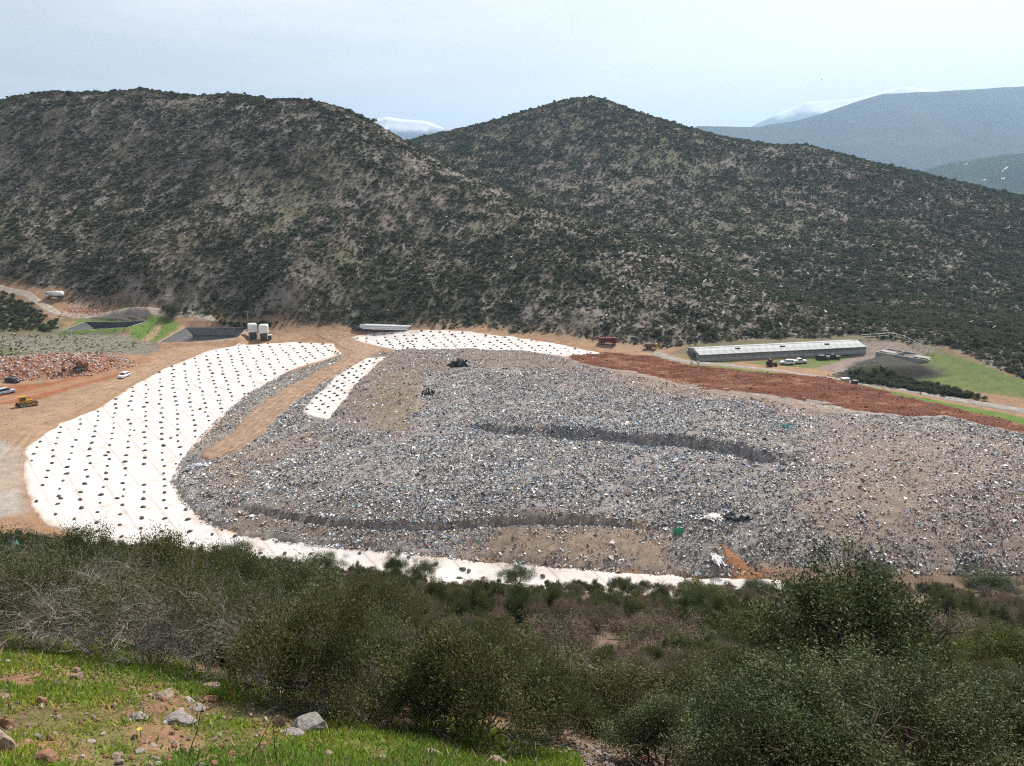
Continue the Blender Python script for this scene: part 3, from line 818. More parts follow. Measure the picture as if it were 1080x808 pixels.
def crown_points(nl, lobes, r_, shell=.45):
    k = r_.integers(0, len(lobes), nl)
    L = np.array(lobes)[k]
    d = unit(r_.normal(size=(nl, 3)))
    d[:, 2] = np.where(d[:, 2] < -.35, -d[:, 2], d[:, 2])
    rad = r_.random(nl) ** shell
    return L[:, :3] + d * L[:, 3:6] * rad[:, None], d

def clump_points(nl, lobes, r_, nclump, rmin, rmax, up=1.0):
    """leaves gathered in sprays on the lobes, so the outline is ragged and gaps stay open"""
    c, d = crown_points(nclump, lobes, r_, .22)
    c = c + d * r_.uniform(-.04, .10, (nclump, 1))
    rad = r_.uniform(rmin, rmax, nclump); k = r_.choice(nclump, nl, p=rad ** 2 / (rad ** 2).sum())
    off = r_.normal(size=(nl, 3)) * .55; off[:, 2] *= up
    P = c[k] + off * rad[k][:, None]
    P[:, 2] = np.maximum(P[:, 2], .04)
    tone = r_.uniform(.62, 1.38, nclump)[k]
    return P, unit(d[k] + off * .6), tone
def make_lobes(w, h, n_, r_, flat=1.0):
    out = []
    for i in range(n_):
        a = r_.random() * 6.283; rr = (r_.random() ** .6) * w * .30
        sz = w * r_.uniform(.17, .30)
        zc = h * r_.uniform(.35, .78) * (1 - .35 * (rr / (w * .32)) ** 2)
        out.append((rr * math.cos(a), rr * math.sin(a), zc, sz, sz, min(sz * .9 * flat, h - zc)))
    out.append((0, 0, h * .4, w * .3, w * .3, h * .42))
    return out

def branch_mesh(w, h, stems, levels, r_, r0, spread=.55, kids=3, targets=None):
    mb = MB()
    def grow(p, d, ln, rad, lev):
        q = p + d * ln
        q2 = q
        mid = p + d * ln * .5 + Vector(r_.normal(size=3) * ln * .07)
        n_ = 5 if rad > .02 else 3
        mb.tube(p, mid, rad, rad * .85, n_, False); mb.tube(mid, q2, rad * .85, rad * .62, n_, False)
        if lev <= 0: return
        for _ in range(kids):
            nd = (d + Vector(r_.normal(size=3)) * spread).normalized()
            if nd.z < -.15: nd.z = abs(nd.z) * .4
            grow(q2 if r_.random() < .6 else mid, nd.normalized(), ln * r_.uniform(.55, .8), rad * .6, lev - 1)
    for i in range(stems):
        a = 6.283 * i / stems + r_.uniform(-.4, .4)
        tilt = r_.uniform(.15, .75) * w / h * .9
        d = Vector((math.cos(a) * tilt, math.sin(a) * tilt, 1)).normalized()
        grow(Vector((math.cos(a) * .05, math.sin(a) * .05, -.12)), d, h * r_.uniform(.3, .42), r0 * r_.uniform(.7, 1.1), levels)
    return mb

M_palet = mat('pale_twig', (.36, .315, .28), .9, var=.2, scale=9)
def bush_proto(kind, seed):
    """returns (crown mesh, stem mesh) of a shrub about 2 m wide"""
    r_ = np.random.default_rng(seed)
    tone = None
    if kind == 'leafy':
        w, h, nl, ll, lw = 2.2, 1.7, 26000, .040, .019
        lobes = make_lobes(w, h, 14, r_); P, d, tone = clump_points(nl, lobes, r_, 105, .09, .25)
        D = unit(d * .5 + r_.normal(size=d.shape) * .7 + np.array([0, 0, .25])); N = unit(r_.normal(size=d.shape) * .6 + np.array([0, 0, 1]))
        st = branch_mesh(w, h, 5, 3, r_, .035); m1, m2 = M_leafdark, M_bark
    elif kind == 'heath':
        w, h, nl, ll, lw = 2.2, 1.35, 26000, .042, .015
        lobes = make_lobes(w, h, 15, r_); P, d, tone = clump_points(nl, lobes, r_, 120, .08, .21, 1.1)
        D = unit(d * .5 + r_.normal(size=d.shape) * .5 + np.array([0, 0, .5])); N = unit(r_.normal(size=d.shape) * .7 + np.array([0, 0, .6]))
        st = branch_mesh(w, h, 9, 3, r_, .016); m1, m2 = M_leafheath, M_twig
    elif kind == 'twiggy':
        w, h, nl, ll, lw = 1.9, 1.7, 4200, .04, .016
        lobes = make_lobes(w, h, 9, r_); P, d = crown_points(nl, lobes, r_, .5)
        P = P[P[:, 2] > h * .38]; d = d[:len(P)]
        D = unit(r_.normal(size=d.shape) + np.array([0, 0, .4])); N = unit(r_.normal(size=d.shape))
        st = branch_mesh(w, h, 22, 4, r_, .011, .5, 3); m1, m2 = M_leafheath, M_palet
    elif kind == 'dry':
        w, h, nl, ll, lw = 1.7, .95, 14000, .05, .010
        lobes = make_lobes(w, h, 12, r_, .9); P, d, tone = clump_points(nl, lobes, r_, 170, .05, .14, 1.2)
        D = unit(d * .5 + r_.normal(size=d.shape) * .5 + np.array([0, 0, .3])); N = unit(r_.normal(size=d.shape))
        st = branch_mesh(w, h, 8, 2, r_, .012); m1, m2 = M_leafbrown, M_twig
    else:                                                    # 'fresh' low bright green cushion
        w, h, nl, ll, lw = 1.6, .8, 11000, .05, .018
        lobes = make_lobes(w, h, 10, r_); P, d, tone = clump_points(nl, lobes, r_, 150, .05, .14)
        D = unit(d * .4 + r_.normal(size=d.shape) * .5 + np.array([0, 0, .5])); N = unit(r_.normal(size=d.shape))
        st = branch_mesh(w, h, 6, 2, r_, .012); m1, m2 = M_leafgreen, M_twig
    nl = len(P)
    br = np.repeat(r_.uniform(.6, 1.5, nl)[:, None], 3, 1) * (1 + r_.normal(size=(nl, 3)) * .07)
    if tone is not None: br = br * tone[:, None]
    V, Fq, cc = leaves_np(P, D, N, ll * r_.uniform(.6, 1.4, nl), lw * r_.uniform(.7, 1.3, nl), br, r_)
    return mesh_np('crown', V, Fq, m1, cc), st.mesh('stem', m2), (w, h)

KINDS = {}
for i, k in enumerate(['leafy', 'heath', 'twiggy', 'dry', 'fresh']):
    KINDS[k] = [bush_proto(k, 300 + 10 * i + j) for j in range(3)]

def far_bush(seed, w, h, nl, ll, m_):
    r_ = np.random.default_rng(seed)
    P, d = crown_points(nl, make_lobes(w, h, 6, r_), r_, .35)
    D = unit(d * .6 + r_.normal(size=d.shape) * .6); N = unit(r_.normal(size=d.shape) + d * .5)
    br = np.repeat(r_.uniform(.65, 1.4, nl)[:, None], 3, 1)
    V, Fq, cc = leaves_np(P, D, N, ll * r_.uniform(.6, 1.4, nl), ll * .6 * r_.uniform(.7, 1.3, nl), br, r_)
    return mesh_np('far_bush', V, Fq, m_, cc)

def lump_mesh(name, seed, m_, sub=2, sx=1, sy=1, sz=.7, amp=.28, col=None):
    """an angular stone: a subdivided ball cut by random planes"""
    import bmesh
    bm = bmesh.new(); bmesh.ops.create_icosphere(bm, subdivisions=sub, radius=.5)
    r_ = np.random.default_rng(seed)
    pl = [(Vector(unit(r_.normal(size=3))), r_.uniform(.24, .42)) for _ in range(9)]
    for v in bm.verts:
        for nrm, dd in pl:
            e = v.co.dot(nrm) - dd
            if e > 0: v.co -= nrm * e * .92
        v.co += Vector(r_.normal(size=3)) * .012
        v.co.x *= sx; v.co.y *= sy; v.co.z *= sz
    me = bpy.data.meshes.new(name); bm.to_mesh(me); bm.free()
    a = me.attributes.new('Col', 'FLOAT_COLOR', 'POINT')
    c = np.ones((len(me.vertices), 4), np.float32); c[:, :3] = col if col is not None else (.4, .37, .34)
    a.data.foreach_set('color', c.ravel()); me.materials.append(m_)
    return me

def scatter(name, P, S, RZ, IDX, meshes, label=None, cat=None):
    """uncountable cover: points carrying instances of a few prototype meshes"""
    coll = bpy.data.collections.new(name + '_kinds')
    for i, me in enumerate(meshes):
        coll.objects.link(bpy.data.objects.new('%s_kind_%02d' % (name, i), me))
    me = bpy.data.meshes.new(name)
    me.vertices.add(len(P)); me.vertices.foreach_set('co', np.ascontiguousarray(P, np.float32).ravel())
    for nm, arr in (('scl', S), ('rot', RZ)):
        a = me.attributes.new(nm, 'FLOAT_VECTOR', 'POINT'); a.data.foreach_set('vector', np.ascontiguousarray(arr, np.float32).ravel())
    a = me.attributes.new('idx', 'INT', 'POINT'); a.data.foreach_set('value', np.ascontiguousarray(IDX, np.int32))
    me.update()
    o = link(bpy.data.objects.new(name, me))
    ng = bpy.data.node_groups.new(name, 'GeometryNodeTree')
    ng.interface.new_socket('Geometry', in_out='INPUT', socket_type='NodeSocketGeometry')
    ng.interface.new_socket('Geometry', in_out='OUTPUT', socket_type='NodeSocketGeometry')
    N = ng.nodes; gi = N.new('NodeGroupInput'); go = N.new('NodeGroupOutput')
    ip = N.new('GeometryNodeInstanceOnPoints'); ci = N.new('GeometryNodeCollectionInfo')
    ci.inputs['Collection'].default_value = coll; ci.inputs['Separate Children'].default_value = True; ci.inputs['Reset Children'].default_value = True
    def na(nm, dt):
        q = N.new('GeometryNodeInputNamedAttribute'); q.data_type = dt; q.inputs['Name'].default_value = nm; return q.outputs['Attribute']
    e2r = N.new('FunctionNodeEulerToRotation')
    ng.links.new(na('rot', 'FLOAT_VECTOR'), e2r.inputs[0])
    ng.links.new(gi.outputs[0], ip.inputs['Points']); ng.links.new(ci.outputs[0], ip.inputs['Instance'])
    ip.inputs['Pick Instance'].default_value = True
    ng.links.new(na('idx', 'INT'), ip.inputs['Instance Index']); ng.links.new(na('scl', 'FLOAT_VECTOR'), ip.inputs['Scale']); ng.links.new(e2r.outputs[0], ip.inputs['Rotation'])
    ng.links.new(ip.outputs[0], go.inputs[0])
    md = o.modifiers.new('scatter', 'NODES'); md.node_group = ng
    return tag(o, label, cat, None, 'stuff')

# which ground shows from the photographer's side of the valley
_ang = (gz.reshape(nr, nc) - CAMZ) / np.maximum(YY, 1)
_cm = np.maximum.accumulate(np.where(YY > 3, _ang, -9), axis=0)
def visible(x, y, z, slack):
    u_ = x / y
    ci_ = np.clip(np.searchsorted(us, u_), 0, nc - 1); ri_ = np.clip(np.searchsorted(ys, y) - 1, 0, nr - 1)
    return (z + slack - CAMZ) / y >= _cm[ri_, ci_]

# ------------------------------------------------------------------ hillside scrub and rocks
hb = [far_bush(500 + i, 2.3, 1.5 + .2 * (i % 3), 260, .34, M_hillbush) for i in range(5)]
n_ = 620000
uy = np.sqrt(rng.uniform(185 ** 2, 790 ** 2, n_)); hx = uy * rng.uniform(-.74, .76, n_)
foot = foot_y(hx / uy) + 1
dn = .42 + .35 * fbm(hx, uy, 40, 3, 203) + .8 * fbm(hx, uy, 7, 3, 207) + .12 * sstep(.1, .5, hx / uy)
keep = (uy > foot) & (rng.random(n_) < dn)
hx, uy = hx[keep], uy[keep]; hz = T(hx, uy)
v = visible(hx, uy, hz, 3.0); hx, uy, hz = hx[v], uy[v], hz[v]
sc = rng.lognormal(-.86, .48, len(hx)).clip(.18, 1.7)
S = np.stack([sc * rng.uniform(.9, 1.35, len(sc)), sc * rng.uniform(.9, 1.35, len(sc)), sc * rng.uniform(.6, 1.0, len(sc))], 1)
RZ = np.zeros((len(sc), 3)); RZ[:, 2] = rng.uniform(0, 6.28, len(sc))
scatter('hillside_scrub', np.stack([hx, uy, hz - .15], 1), S, RZ, rng.integers(0, 5, len(sc)), hb, 'dense dark scrub covering the two rocky hills', 'scrub')
print('hill bushes', len(sc))
hd_ = [far_bush(540 + i, 1.5, .8, 170, .20, M_hilldry) for i in range(4)]
n_ = 260000
uy = np.sqrt(rng.uniform(185 ** 2, 760 ** 2, n_)); hx = uy * rng.uniform(-.74, .76, n_)
keep = (uy > foot_y(hx / uy)) & (rng.random(n_) < .6 + .5 * fbm(hx, uy, 12, 3, 209))
hx, uy = hx[keep], uy[keep]; hz = T(hx, uy); v = visible(hx, uy, hz, 1.5); hx, uy, hz = hx[v], uy[v], hz[v]
sc = rng.lognormal(-.3, .35, len(hx)).clip(.3, 1.6)
S = np.stack([sc * rng.uniform(.9, 1.3, len(sc)), sc * rng.uniform(.9, 1.3, len(sc)), sc * rng.uniform(.6, 1.0, len(sc))], 1)
RZ = np.zeros((len(sc), 3)); RZ[:, 2] = rng.uniform(0, 6.28, len(sc))
scatter('hillside_herbs', np.stack([hx, uy, hz - .08], 1), S, RZ, rng.integers(0, 4, len(sc)), hd_, 'low brown and olive undergrowth between the hillside rocks', 'undergrowth')
print('hill herbs', len(sc))
# patches of low growth round the ponds, roads and yard
vp, vs_, vi = [], [], []
for P0, n0, kind_, s0, s1 in (([(-60, 308), (12, 310), (36, 324), (50, 337), (66, 343), (56, 350), (-60, 350)], 420, 0, .5, 1.3), ([(60, 318), (75, 306), (118, 316), (160, 322), (140, 327), (100, 324)], 120, 1, .4, 1.0),
                          ([(895, 398), (930, 397), (1010, 412), (1045, 423), (1000, 419), (900, 403)], 330, 0, .5, 1.1),
                          ([(62, 356), (84, 337), (150, 331), (180, 338), (165, 362)], 160, 1, .2, .5), ([(-60, 352), (60, 354), (150, 362), (120, 374), (0, 380), (-60, 382)], 420, 1, .25, .8), ([(-60, 362), (40, 366), (0, 380), (-60, 382)], 60, 0, .2, .5), ([(250, 340), (300, 343), (300, 349), (256, 350)], 40, 0, .4, 1.0),
                          ([(860, 398), (900, 386), (960, 404), (1040, 420), (1000, 422), (900, 402)], 160, 1, .2, .6), ([(225, 337), (262, 340), (262, 346), (240, 343)], 30, 0, .5, 1.1)):
    po = wpoly(P0); mn, mx = po.min(0), po.max(0); x = rng.uniform(mn[0], mx[0], n0 * 4); y = rng.uniform(mn[1], mx[1], n0 * 4)
    k = sdist(po, x, y) > 0; x, y = x[k][:n0], y[k][:n0]
    for q in (POND1, POND2):
        k = sdist(q, x, y) < -1.0; x, y = x[k], y[k]
    vp.append(np.stack([x, y, T(x, y) - .08], 1)); sc = rng.uniform(s0, s1, len(x)); vs_.append(np.stack([sc, sc, sc], 1)); vi.append(rng.integers(0, 5, len(x)) if kind_ == 0 else rng.integers(5, 9, len(x)))
vp, vs_, vi = np.concatenate(vp), np.concatenate(vs_), np.concatenate(vi)
RZ = np.zeros((len(vp), 3)); RZ[:, 2] = rng.uniform(0, 6.28, len(vp))
scatter('verge_growth', vp, vs_, RZ, vi, hb + hd_, 'low shrubs and weeds along the verges, banks and yard', 'weeds')

rk = [lump_mesh('hill_rock', 520 + i, M_rockv, 1, 1, .8, .6, col=((.40, .35, .325), (.33, .28, .25), (.45, .41, .39))[i % 3]) for i in range(6)]
n_ = 170000
ry_ = np.sqrt(rng.uniform(185 ** 2, 770 ** 2, n_)); rx_ = ry_ * rng.uniform(-.74, .76, n_)
foot = foot_y(rx_ / ry_)
keep = (ry_ > foot) & (rng.random(n_) < .5 + .8 * fbm(rx_, ry_, 11, 3, 211))
rx_, ry_ = rx_[keep], ry_[keep]; rz_ = T(rx_, ry_); v = visible(rx_, ry_, rz_, 1.5); rx_, ry_, rz_ = rx_[v], ry_[v], rz_[v]
sc = rng.lognormal(-.55, .5, len(rx_)).clip(.2, 2.2)
RZ = np.stack([rng.normal(0, .3, len(sc)), rng.normal(0, .3, len(sc)), rng.uniform(0, 6.28, len(sc))], 1)
scatter('hillside_rocks', np.stack([rx_, ry_, rz_], 1), np.stack([sc, sc, sc * .8], 1), RZ, rng.integers(0, 6, len(sc)), rk, 'pale pinkish rocks scattered between the hillside scrub', 'rocks')

# ------------------------------------------------------------------ rubbish on the waste heap
def flakes(P, size, cols, r_, crumple=.5):
    """crumpled two-triangle pieces"""
    n_ = len(P)
    c = unit(r_.normal(size=(n_, 3)) * .6 + np.array([0, 0, 1])); a = unit(np.cross(c, r_.normal(size=(n_, 3)))); b_ = np.cross(c, a)
    s = size[:, None]; asp = r_.uniform(.2, 1.1, (n_, 1))
    p0 = P - a * s * .5; p1 = P + b_ * s * .4 * asp + c * s * crumple * .3; p2 = P + a * s * .5; p3 = P - b_ * s * .4 * asp + c * s * crumple * .45
    V = np.stack([p0, p1, p2, p3], 1).reshape(-1, 3)
    k = (np.arange(n_) * 4)[:, None, None] + np.array([[0, 1, 2], [0, 2, 3]])[None]
    return V, k.reshape(-1, 3), np.repeat(cols, 4, 0)

def litter_cols(n_, r_, blue=1.0, brown=1.0):
    pal = np.array([(.74, .73, .72), (.55, .54, .53), (.30, .29, .28), (.045, .045, .05), (.10, .12, .17), (.16, .24, .36), (.30, .22, .15), (.19, .135, .095), (.10, .28, .26), (.38, .10, .08), (.55, .46, .18), (.42, .36, .30), (.35, .45, .52)])
    w = np.array([.31, .19, .10, .065, .05 * blue, .03 * blue, .10 * brown, .10 * brown, .012, .012, .014, .10 * brown, .04 * blue]); w /= w.sum()
    c = pal[r_.choice(len(pal), n_, p=w)] * r_.uniform(.75, 1.15, (n_, 1))
    return np.clip(c, .02, .82)

n_ = 680000
mn, mx = WASTE.min(0), WASTE.max(0)
wy = np.sqrt(rng.uniform(0, 1, n_)) ; wy = mn[1] + (mx[1] - mn[1]) * rng.random(n_) ** 1.25
wx = rng.uniform(np.maximum(mn[0], -.75 * wy), np.minimum(mx[0], .74 * wy))
for ln_, sp_, m0 in ((SCARP2, 2.6, 9000), (SCARP1, .9, 7000)):
    t_ = rng.random(m0) * (len(ln_) - 1.001); i0 = t_.astype(int); f_ = (t_ - i0)[:, None]
    q_ = ln_[i0] * (1 - f_) + ln_[i0 + 1] * f_ + rng.normal(0, sp_, (m0, 2)); wx = np.concatenate([wx, q_[:, 0]]); wy = np.concatenate([wy, q_[:, 1]])
sd = sdist(WASTE, wx, wy); k = sd > -.4; wx, wy, sd = wx[k], wy[k], sd[k]
cov = np.full(len(wx), 1.0)
for poly, col, soft, kk, cv in W_ZONES:
    d_ = sdist(poly, wx, wy); ww = sstep(-soft, soft, d_ + noisy(wx, wy, soft, 4, 59) * (d_ > -11))
    cov = cov * (1 - ww) + cv * .7 * ww
d_ = sdist(TRACK, wx, wy); cov = cov * (1 - sstep(-.8, .8, d_) * .97)
for q in (LINER_B, REDBANK): cov = cov * (1 - .99 * sstep(-.5, .8, sdist(q, wx, wy)))
t1 = wx * .80 + wy * .60; t2 = -wx * .60 + wy * .80                      # compactor passes run diagonally
cov = cov * np.clip(.78 + .9 * fbm(t1 * .22, t2, 2.6, 3, 225) + .4 * fbm(wx, wy, 16, 3, 221), .15, 1.3)
k = rng.random(len(wx)) < cov; wx, wy, sd = wx[k], wy[k], sd[k]
wz_ = T(wx, wy) + np.where(sd < 1, .1, waste_hh(wx, wy, sd))
size = rng.lognormal(-1.22, .52, len(wx)).clip(.11, 1.4)
# bluer, fresher rubbish near the lower working face
blue = sstep(.1, .5, fbm(wx, wy, 16, 3, 223)) + sstep(12, 0, linedist(SCARP1, wx, wy)[0]) * .6
CEN = wpoly([(270, 480), (340, 455), (460, 425), (600, 415), (740, 440), (840, 480), (800, 540), (690, 550), (560, 548), (400, 545), (290, 525)])
blue = blue * .7 + .55 * sstep(-6, 6, sdist(CEN, wx, wy))
cA, cB = litter_cols(len(wx), rng, .6, 1.3), np.clip(litter_cols(len(wx), rng, 3.2, .4) * 1.12, .02, .82)
cc = np.where((rng.random(len(wx)) < blue * .8)[:, None], cB, cA)
V, Fq, cc = flakes(np.stack([wx, wy, wz_ + .05], 1), size, cc, rng)
tag(obj_np('loose_litter', V, Fq, M_litter, cc), 'countless loose bags, bottles and scraps strewn over the waste heap', 'litter', None, 'stuff')
print('litter', len(wx))

def wz_at(x, y):
    x = np.atleast_1d(x); y = np.atleast_1d(y)
    return T(x, y) + np.where(sdist(WASTE, x, y) > .8, waste_hh(x, y, sdist(WASTE, x, y)), 0)

# spill of litter and stones along edges, and wind-blown scraps on the hill foot
n_ = 2600
bx_ = rng.uniform(-.05, .5, n_); by_ = rng.uniform(285, 420, n_); bx_ = bx_ * by_
k = (rng.random(n_) < np.exp(-((bx_ / by_ - .16) / .17) ** 2)) & (by_ > np.interp(bx_ / by_, [-.1, .0, .2, .5], [318, 318, 298, 295])); bx_, by_ = bx_[k], by_[k]
bz_ = T(bx_, by_) + rng.uniform(.5, 1.9, len(bx_))
V, Fq, cc = flakes(np.stack([bx_, by_, bz_], 1), rng.uniform(.3, .75, len(bx_)), np.full((len(bx_), 3), .8) * rng.uniform(.8, 1.05, (len(bx_), 1)), rng, .3)
tag(obj_np('windblown_scraps', V, Fq, M_litter, np.clip(cc, 0, .85)), 'white plastic scraps blown into the scrub at the foot of the hill', 'litter', None, 'stuff')

def stones_on(name, polypx, n_, smin, smax, cols, label, seed, zf=None, world=False, spill=-.5):
    r_ = np.random.default_rng(seed)
    poly = polypx if world else wpoly(polypx); mn, mx = poly.min(0), poly.max(0)
    x = r_.uniform(mn[0], mx[0], n_ * 3); y = r_.uniform(mn[1], mx[1], n_ * 3)
    k = (sdist(poly, x, y) > spill + fbm(x, y, 3, 2, seed) * .8) & (np.abs(x) < .8 * np.maximum(y, 4)); x, y = x[k][:n_], y[k][:n_]
    z = (zf or T)(x, y)
    sc = (smin * (smax / smin) ** (r_.random(len(x)) ** 2.2))
    ms = [lump_mesh(name + '_stone', seed + i, M_rockv, 1, 1, .8, .65, col=cols[i % len(cols)]) for i in range(6)]
    RZ = r_.uniform(0, 6.28, (len(x), 3))
    return scatter(name, np.stack([x, y, z + sc * .1], 1), np.stack([sc] * 3, 1), RZ, r_.integers(0, 6, len(x)), ms, label, 'stones')
PINK = [(.44, .35, .30), (.36, .24, .18), (.50, .44, .40)]; REDS = [(.30, .13, .07), (.24, .09, .045), (.42, .30, .24)]; GREY = [(.36, .34, .31), (.28, .27, .25), (.44, .42, .40)]
stones_on('rubble_heap', HEAP, 5200, .3, 1.5, [PINK[0], REDS[0], PINK[2], PINK[1], GREY[2], REDS[0]], 'heap of pink and red broken stone left of the pale sheet', 601, None, True)
stones_on('spoil_stones', [(-60, 350), (60, 352), (130, 354), (168, 364), (180, 368), (120, 378), (60, 374), (-60, 376)], 3000, .25, 1.0, [GREY[0], PINK[0], GREY[2], PINK[1], GREY[1], PINK[2]], 'grey stony spoil along the bank below the ponds', 611)
stones_on('bank_clods', REDBANK, 5200, .2, .8, [REDS[0], REDS[1], PINK[0], REDS[2], REDS[1], PINK[1]], 'red clods and stones littering the red soil bank', 621, lambda x, y: T(x, y) + red_h(x, y, sdist(REDBANK, x, y)), True, .4)
stones_on('roadcut_stones', [(62, 334), (70, 324), (112, 320), (125, 328), (100, 333)], 700, .3, 1.2, [REDS[2], PINK[0], (.5, .25, .14)], 'orange and pink stones on the small road cutting', 631)

stones_on('yard_stones', [(-60, 405), (60, 404), (150, 384), (200, 368), (320, 351), (420, 348), (400, 352), (320, 357), (215, 372), (140, 406), (60, 446), (20, 474), (20, 540), (-60, 550)], 3200, .08, .5, [(.30, .2, .14), PINK[1], (.36, .27, .2), REDS[0], (.3, .2, .14), GREY[1]], 'loose stones and clods on the dirt yard and haul road', 641)
# ------------------------------------------------------------------ sandbags on the cover sheets
M_bag = mat('sandbag_cloth', (.105, .092, .085), .9, var=.3, scale=3)
def bag_mesh(seed):
    import bmesh
    bm = bmesh.new(); bmesh.ops.create_icosphere(bm, subdivisions=2, radius=.5)
    r_ = np.random.default_rng(seed)
    for v_ in bm.verts:
        c = v_.co
        pin = 1 - .35 * max(0, abs(c.x) * 2 - .75) / .25
        c.x *= 1.25; c.y *= .8 * pin; c.z *= .62
        if c.z < -.12: c.z = -.12
        c += Vector(r_.normal(size=3)) * .03
    me = bpy.data.meshes.new('sandbag'); bm.to_mesh(me); bm.free(); me.materials.append(M_bag)
    for p in me.polygons: p.use_smooth = True
    return me
bags = [bag_mesh(700 + i) for i in range(4)]
cand = []
for poly, extra, spa, spb in ((LINER_A, 0, 4.1, 4.4), (LINER_B, .55, 3.5, 3.0), (LINER_C, .25, 3.2, 4.2)):
    mn, mx = poly.min(0), poly.max(0)
    a = R(-38); ca, sa = math.cos(a), math.sin(a)
    g = np.arange(-300, 300, 1.0)
    for i in range(-90, 90):
        for j in range(-90, 130):
            p_, q_ = i * spa + random.gauss(0, .18), j * spb + (i % 2) * spb * .5 + random.gauss(0, .25)
            x, y = p_ * ca - q_ * sa, p_ * sa + q_ * ca + 200
            if mn[0] < x < mx[0] and mn[1] < y < mx[1] and random.random() > .05:
                cand.append((x, y, extra))
                if random.random() < .04: cand.append((x + random.gauss(0, 1.2), y + random.gauss(0, 1.2), extra))
cand = np.array(cand)
ok = np.zeros(len(cand), bool)
for poly in (LINER_A, LINER_B, LINER_C): ok |= sdist(poly, cand[:, 0], cand[:, 1]) > 1.0
wsd = sdist(WASTE, cand[:, 0], cand[:, 1]); ok &= (wsd < -.5) | (cand[:, 2] > .5)
ok &= np.abs(cand[:, 0]) < .74 * cand[:, 1]
cand = cand[ok]; cand = cand[np.argsort(cand[:, 1])]
bz = T(cand[:, 0], cand[:, 1]) + cover_h(cand[:, 0], cand[:, 1], 0) + np.where(cand[:, 2] > .5, wh_at(cand[:, 0], cand[:, 1]) + .12, cand[:, 2])
# the nearest rows hide behind the slope's shrubs: keep those first that show
vis = visible(cand[:, 0], cand[:, 1], bz, .6)
qx_, qy_, _ = proj(np.column_stack([cand[:, :2], bz])); vis &= ~((qx_ > 330) & (qy_ > 545) & (rng.random(len(bz)) < .6))
cand, bz = cand[vis], bz[vis]
print('sandbags', len(cand))
restV, restF = [], []
for i, (x, y, e) in enumerate(cand):
    s_ = random.uniform(.6, 1.05); rz = R(-38) + random.gauss(0, .5) + (1.57 if random.random() < .3 else 0)
    if i < 300:
        o = link(bpy.data.objects.new('sandbag', bags[i % 4])); o.location = (x, y, bz[i] + .09); o.rotation_euler = (0, 0, rz); o.scale = (s_, s_, s_ * random.uniform(.8, 1.2))
        qx_, qy_, _ = proj([(x, y, bz[i])]); qx_, qy_ = qx_[0], qy_[0]
        wd_ = sdist(WASTE, np.array([x]), np.array([y]), 40)[0]
        if e > .5: zl = 'on the small white strip beside the dirt track'
        elif e > .1: zl = 'on the long white sheet behind the waste'
        elif qx_ > 330 and qy_ > 540: zl = 'on the narrow white strip below the waste, %s' % ('left half' if qx_ < 560 else 'right half')
        else:
            side = 'near its waste side' if wd_ > -9 else 'near its road side' if sdist(LINER_A, np.array([x]), np.array([y]), 40)[0] < 9 else 'along its middle'
            row = 'lower bend' if qy_ > 545 else 'lower part' if qy_ > 510 else 'widest part' if qy_ > 470 else 'upper part' if qy_ > 420 else 'far end'
            zl = 'on the %s of the large white sheet, %s' % (row, side)
        tag(o, 'dark sandbag ' + zl, 'sandbag', 'sandbags ' + zl)
    else:
        me = bags[i % 4]; M_ = Matrix.Translation((x, y, bz[i] + .09)) @ Matrix.Rotation(rz, 4, 'Z') @ Matrix.Scale(s_, 4)
        n0 = sum(len(q) for q in restV) if False else (restN if restV else 0)
        restV.append([tuple(M_ @ v_.co) for v_ in me.vertices]); restF += [[k_ + n0 for k_ in p.vertices] for p in me.polygons]
        restN = n0 + len(me.vertices)
if restV:
    o = obj_np('sandbag_rows', np.array([q for w_ in restV for q in w_]), np.array(restF), M_bag, None, True)
    tag(o, 'farther rows of dark sandbags on the white sheets', 'sandbags', None, 'stuff')

# ------------------------------------------------------------------ shrubs on the near slope
def at(px, py, fn=None):
    p = ground_px([px], [py])[0]
    return Vector((p[0], p[1], float((fn or T)(np.array([p[0]]), np.array([p[1]]))[0])))

def pxm(P):
    return F / (P.y * CP - (P.z - CAMZ) * SP)

def shrub(name, kind, P, w, h, label, group=None, variant=None, parts=True, cat='shrub'):
    cm, sm, (w0, h0) = KINDS[kind][random.randrange(3) if variant is None else variant]
    S_ = (w / w0, w / w0 * random.uniform(.9, 1.1), h / h0)
    rz = random.uniform(0, 6.28)
    root = empty(name, (P.x, P.y, P.z - .03), rz, S_)
    link(bpy.data.objects.new('crown', cm), root); link(bpy.data.objects.new('stem', sm), root)
    return tag(root, label, cat, group)

